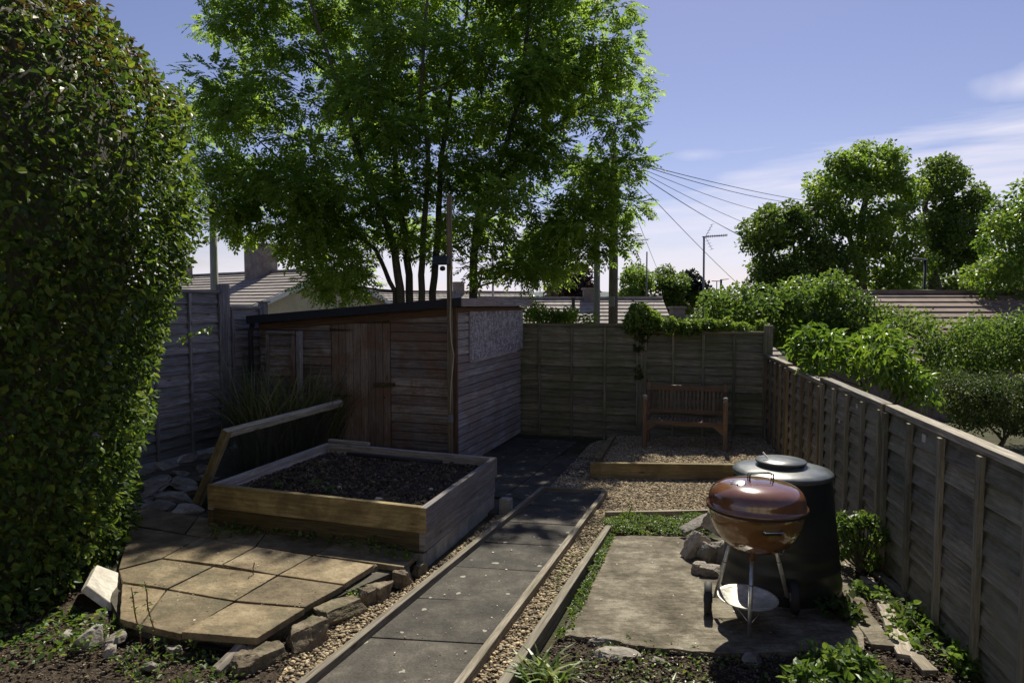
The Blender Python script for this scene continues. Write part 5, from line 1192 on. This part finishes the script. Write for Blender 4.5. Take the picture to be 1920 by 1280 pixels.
shrub_px('clipped_hedge', 'low dark clipped hedge on the far side of the right fence', [(1740, 700), (1800, 700), (2000, 690), (2000, 810), (1860, 815), (1780, 790), (1750, 740)], 9.0, 1.4, 75, (.18, .3), 240, .036, .026, M['leaf_darkhedge'], SG, cat='hedge', shell=.3)
shrub_px('low_shrub', 'low bright growth behind the tall shrub near the tiled roof', [(1600, 545), (1640, 560), (1680, 580), (1700, 620), (1620, 640), (1600, 590)], 12.2, 1.2, 24, (.16, .28), 150, .06, .04, M['leaf_weed'], SG)
shrub_px('climbing_hop', 'mound of climbing leaves on top of the end fence above its middle post', [(1170, 600), (1178, 575), (1200, 565), (1220, 580), (1245, 600), (1262, 622), (1200, 625), (1170, 615)], 10.75, .5, 24, (.09, .15), 120, .060, .05, M['leaf_ivy'], SG, cat='climber')
shrub_px('ivy', 'trailing sunlit ivy along the top of the right half of the end fence', [(1240, 600), (1300, 600), (1440, 605), (1440, 620), (1300, 622), (1240, 622)], 10.55, .35, 42, (.06, .10), 110, .048, .042, M['leaf_ivy'], SG, cat='climber')
shrub_px('dark_climber', 'shaded climber strands hanging down the middle post of the end fence', [(1182, 615), (1215, 615), (1205, 680), (1198, 720), (1190, 690)], 10.83, .08, 12, (.04, .07), 60, .05, .04, M['leaf_darkhedge'], SG, cat='climber')
shrub_px('leafy_sapling', 'sprays of leaves between the shed roof and the tiled roof', [(985, 570), (1010, 560), (1030, 590), (1080, 585), (1120, 595), (1110, 606), (985, 606)], 12.4, .6, 18, (.10, .2), 80, .08, .04, M['leaf_ash'], SG)
# ---------------------------------------------------------------- houses
def roof_plane(mb, e0, e1, r1, r0_, course=.30, th=.045):
    """tile courses from the eave line e0-e1 up to the ridge line r0-r1"""
    h = np.linalg.norm(r0_-e0); n = max(3, int(h/course)); nv = nrm(np.cross(e1-e0, r0_-e0)); nv = nv if nv[2] > 0 else -nv
    for i in range(n):
        a, b = lerp(e0, r0_, i/n), lerp(e1, r1, i/n); c, d = lerp(e0, r0_, (i+1.12)/n), lerp(e1, r1, (i+1.12)/n); L = np.linalg.norm(b-a)
        vs = [a+nv*th, b+nv*th, d+nv*.006, c+nv*.006, a, b]; w_ = random.uniform(-.004, .004); vs[0] = vs[0]+nv*w_
        mb.add(vs, [[0, 1, 2, 3], [4, 5, 1, 0]], [[(0, 0), (L, 0), (L, .3), (0, .3)], [(0, 0), (L, 0), (L, .05), (0, .05)]])
def house(label, P, ridge, gdir, length, half, zr, ze, zbase, tile, wall, chims, name='house', over=.25):
    """P: ridge end (x, y) over the near gable; ridge: direction; gdir: across"""
    P = A(P[0], P[1], 0); rd = nrm(ridge); gd = nrm(gdir); t = thing(name, label, 'house', P+UP*zbase)
    Q = P+rd*length; w_ = MB()
    a, b = P-gd*half, P+gd*half; c, d = Q+gd*half, Q-gd*half
    w_.add([a+UP*zbase, b+UP*zbase, b+UP*(ze-.05), P+UP*(zr-.08), a+UP*(ze-.05)], [[0, 1, 2, 3, 4]])
    w_.add([c+UP*zbase, d+UP*zbase, d+UP*(ze-.05), Q+UP*(zr-.08), c+UP*(ze-.05)], [[0, 1, 2, 3, 4]])
    w_.add([a+UP*zbase, d+UP*zbase, d+UP*(ze-.05), a+UP*(ze-.05)], [[3, 2, 1, 0]]); w_.add([b+UP*zbase, c+UP*zbase, c+UP*(ze-.05), b+UP*(ze-.05)], [[0, 1, 2, 3]])
    w_.build('wall', M[wall], t)
    r_ = MB(); sl = (zr-ze)/half; P2, Q2 = P-rd*over, Q+rd*over
    for s_ in (-1, 1):
        e0, e1 = P2+gd*s_*(half+.3)+UP*(ze-.3*sl), Q2+gd*s_*(half+.3)+UP*(ze-.3*sl); roof_plane(r_, e0, e1, Q2+UP*zr, P2+UP*zr)
    r_.beam(P2+UP*(zr+.04), Q2+UP*(zr+.04), .22, .09, seg=20, jit=.008)
    ro_ = r_.build('roof', M[tile], t)
    for s_ in (-1, 1): MB().beam(P2-rd*.02+gd*s_*(half+.3)+UP*(ze-.3*sl-.08), P2-rd*.02+UP*(zr-.07), .03, .16).build('bargeboard', M['white' if wall == 'render_wall' else 'sleeper_grey'], ro_)
    for (k, s_, cw, cd, ch) in chims:
        cc = P+rd*k+gd*s_; cz = zr-sl*abs(s_)-.5
        ch_ = MB(); ch_.beam(cc+UP*cz, cc+UP*(zr+ch), cd, cw, up=rd); cho = ch_.build('chimney', M['chimney'], ro_)
        MB().beam(cc+UP*(zr+ch), cc+UP*(zr+ch+.07), cd+.1, cw+.1, up=rd).build('chimney_cap', M['chimney'], cho)
        if False: pass
    return t, ro_
house('house at the left with cream gable wall and a large grey chimney', (-6.5, 24.2), A(-.8, .6, 0), A(.6, .8, 0), 13, 3.1, 3.2, 1.95, -1.8, 'tile', 'render_wall', [(3.6, -.3, .8, .9, 1.0), (9.2, -.5, .6, .7, .35)])
h2, r2 = house('low house in the centre whose grey tiled roof shows between the two poles', (-1.2, 26.4), nrm(A(1, -.03, 0)), nrm(A(.03, 1, 0)), 6.7, 3.4, 2.2, .65, -2.3, 'tile', 'render_wall', [(4.15, 0, .42, .70, .35)])
MB().tube([YP(1075, 583, 24.4), YP(1075, 560, 24.4)], .06, 10).build('flue', M['black_soft'], r2); MB().tube([YP(1075, 562, 24.4), YP(1075, 558, 24.4)], .09, 10).build('flue_cap', M['black_soft'], r2)
house('house at the right whose brown tiled roof shows above the shrubs', (8.3, 17.2), nrm(A(1, .0, 0)), nrm(A(0, 1, 0)), 9, 3.2, 2.27, .95, -2, 'tile_brown', 'brick', [])
house('small far house whose chimney peeks above the ivy', (4.6, 22.5), nrm(A(1, .05, 0)), nrm(A(-.05, 1, 0)), 3.2, 2.4, 1.55, .6, -2.2, 'tile', 'brick', [(.85, 0, .4, .42, .30)])
hw, hr = house('unseen pale rendered house added behind the viewer for lid reflection and warm bounce light', (7.5, -9.5), A(-1, 0, 0), A(0, 1, 0), 15, 3.6, 7.2, 5.2, 0, 'tile', 'render_wall', [])  # added out of view: mirrored in the lid, bounces warm light into the shade
for x_ in (-4.2, -1.2, 2.4, 5.0):
    for z_ in (1.0, 3.6): fr_ = MB().beam(A(x_, -5.87, z_), A(x_, -5.87, z_+1.15), .05, 1.1, up=A(1, 0, 0)).build('window', M['white'], hw); MB().beam(A(x_, -5.84, z_+.07), A(x_, -5.84, z_+1.08), .02, .98, up=A(1, 0, 0)).build('pane', M['black'], fr_)  # windows of the added house, out of view except as lid reflections
house('far house whose roof and small chimney show just right of the ash trunks', (-7.6, 36), nrm(A(1, .4, 0)), nrm(A(-.4, 1, 0)), 9, 3, 2.65, 1.3, -2.5, 'tile', 'brick', [(5, 0, .5, .6, .5)])
# ---------------------------------------------------------------- poles, aerials, wires
def pole(label, px, ytop, D, r0_, m, name='telegraph_pole', cat='pole', bands=()):
    t = YP(px, ytop, D); b = A(t[0], t[1], zground(0, D)); th = thing(name, label, cat, b)
    MB().tube([b, t], [r0_*1.15, r0_*.85], 14).build('shaft', M[m], th, smooth=True); return th, t
p1, t1_ = pole('thick brown telegraph pole carrying the overhead wires, above the end fence', 1152, 290, 15.8, .105, 'pole')
for i in range(2): MB().tube([t1_+A(-.22, 0, -.15-.25*i), t1_+A(.22, 0, -.15-.25*i)], .018, 6).build('step_iron', M['black'], p1)
MB().beam(YP(1147, 565, 15.65)-UP*.12, YP(1147, 565, 15.65)+UP*.12, .12, .10, up=U).build('junction_box', M['lamp_grey'], p1, bevel=.01)
pole('slim pale pole standing left of the telegraph pole', 1120, 400, 17.5, .085, 'pole_pale', 'slim_pole')
pole('pale round post rising behind the left fence beside the hedge', 398, 362, 15, .085, 'pole_pale', 'slim_pole')
pole('thin distant mast above the small round tree', 1213, 472, 42, .05, 'pole_pale', 'mast', 'mast')
pole('thin grey mast between the ash stems and the shed roof', 924, 440, 30, .05, 'pole_pale', 'mast', 'mast')
# aerial
b = YP(1321, 560, 24); t_ = YP(1320, 444, 24); ae = thing('tv_aerial', 'television aerial on a tall mast above the end fence', 'aerial', A(b[0], b[1], zground(0, 24)))
MB().tube([A(b[0], b[1], zground(0, 24)), t_], .035, 8).build('mast', M['lamp_grey'], ae, smooth=True)
e_ = YP(1363, 441, 24.6); MB().tube([t_-A(.05, 0, 0), e_], .02, 6).build('boom', M['black'], ae)
el_ = MB()
for i in range(11): p = lerp(t_, e_, .2+.08*i); el_.tube([p+A(-.02, -.12, .0), p+A(.02, .12, .0)], .010, 4); el_.tube([p-UP*.05, p+UP*.05], .008, 4)
el_.build('elements', M['black'], ae)
rf_ = MB(); 
for s_ in (-1, 1):
    for k in range(5): p = t_+A(.08+.05*k, 0, s_*(.03+.10*k)); rf_.tube([p+A(0, -.22, 0), p+A(0, .22, 0)], .007, 4)
    rf_.tube([t_+A(.05, 0, 0), t_+A(.28, 0, s_*.43)], .008, 4)
rf_.build('reflector', M['alu'], ae)
pp, pt = pole('small distant aerial mast left of the far street lamp', 1344, 527, 40, .03, 'wire', 'tv_aerial', 'aerial'); MB().tube([pt+A(-.3, 0, 0), pt+A(.3, .1, 0)], .025, 5).build('boom', M['black'], pp)
def lamp(label, px, ytop, D, side):
    th, t = pole(label, px, ytop, D, .05 if D < 30 else .07, 'black', 'street_lamp', 'street lamp')
    hb__ = MB(); hb__.beam(t+A(side*-.04, 0, .02), t+A(side*.40, 0, .06), .18, .05); hb__.build('lamp_head', M['lamp_grey'], th, bevel=.02)
lamp('dark street lamp rising behind the brown tiled roof', 1735, 488, 23, -1); lamp('small far street lamp right of the television aerial', 1352, 525, 38, 1)
# wires
WG = 'overhead wires fanning out from the telegraph pole'
tp = t1_-A(0, 0, .05)
for (x1_, y1_), D1, r_, sag, lab in [((1524, 376), 30, .014, .25, 'topmost overhead wire running right to the tall tree'), ((1470, 376), 30, .014, .3, 'second overhead wire running right to the tall tree'),
    ((1420, 392), 27, .011, .25, 'overhead wire ending above the broad low tree'), ((1402, 418), 24, .010, .2, 'overhead wire dropping right, fourth from the top'), ((1388, 440), 22, .010, .2, 'overhead wire dropping behind the broad low tree, fifth from the top'),
    ((1374, 432), 22, .010, .2, 'overhead wire closest beside the fifth one'), ((1372, 520), 26, .012, .15, 'steep overhead wire crossing in front of the television aerial'), ((1240, 520), 30, .010, .2, 'short overhead wire dropping towards the middle distance'),
    ((965, 286), 22, .012, .25, 'overhead wire running left into the ash tree')]:
    e_ = YP(x1_, y1_, D1); e_ = tp+(e_-tp)*1.12; pts = [lerp(tp, e_, k/14)-UP*sag*4*(k/14)*(1-k/14)*.5 for k in range(15)]
    tag(MB().tube(pts, r_*.75, 5, False).build('overhead_wire', M['wire']), lab, 'wire', WG)
for ob in bpy.data.objects:
    if '_o' in ob: del ob['_o']
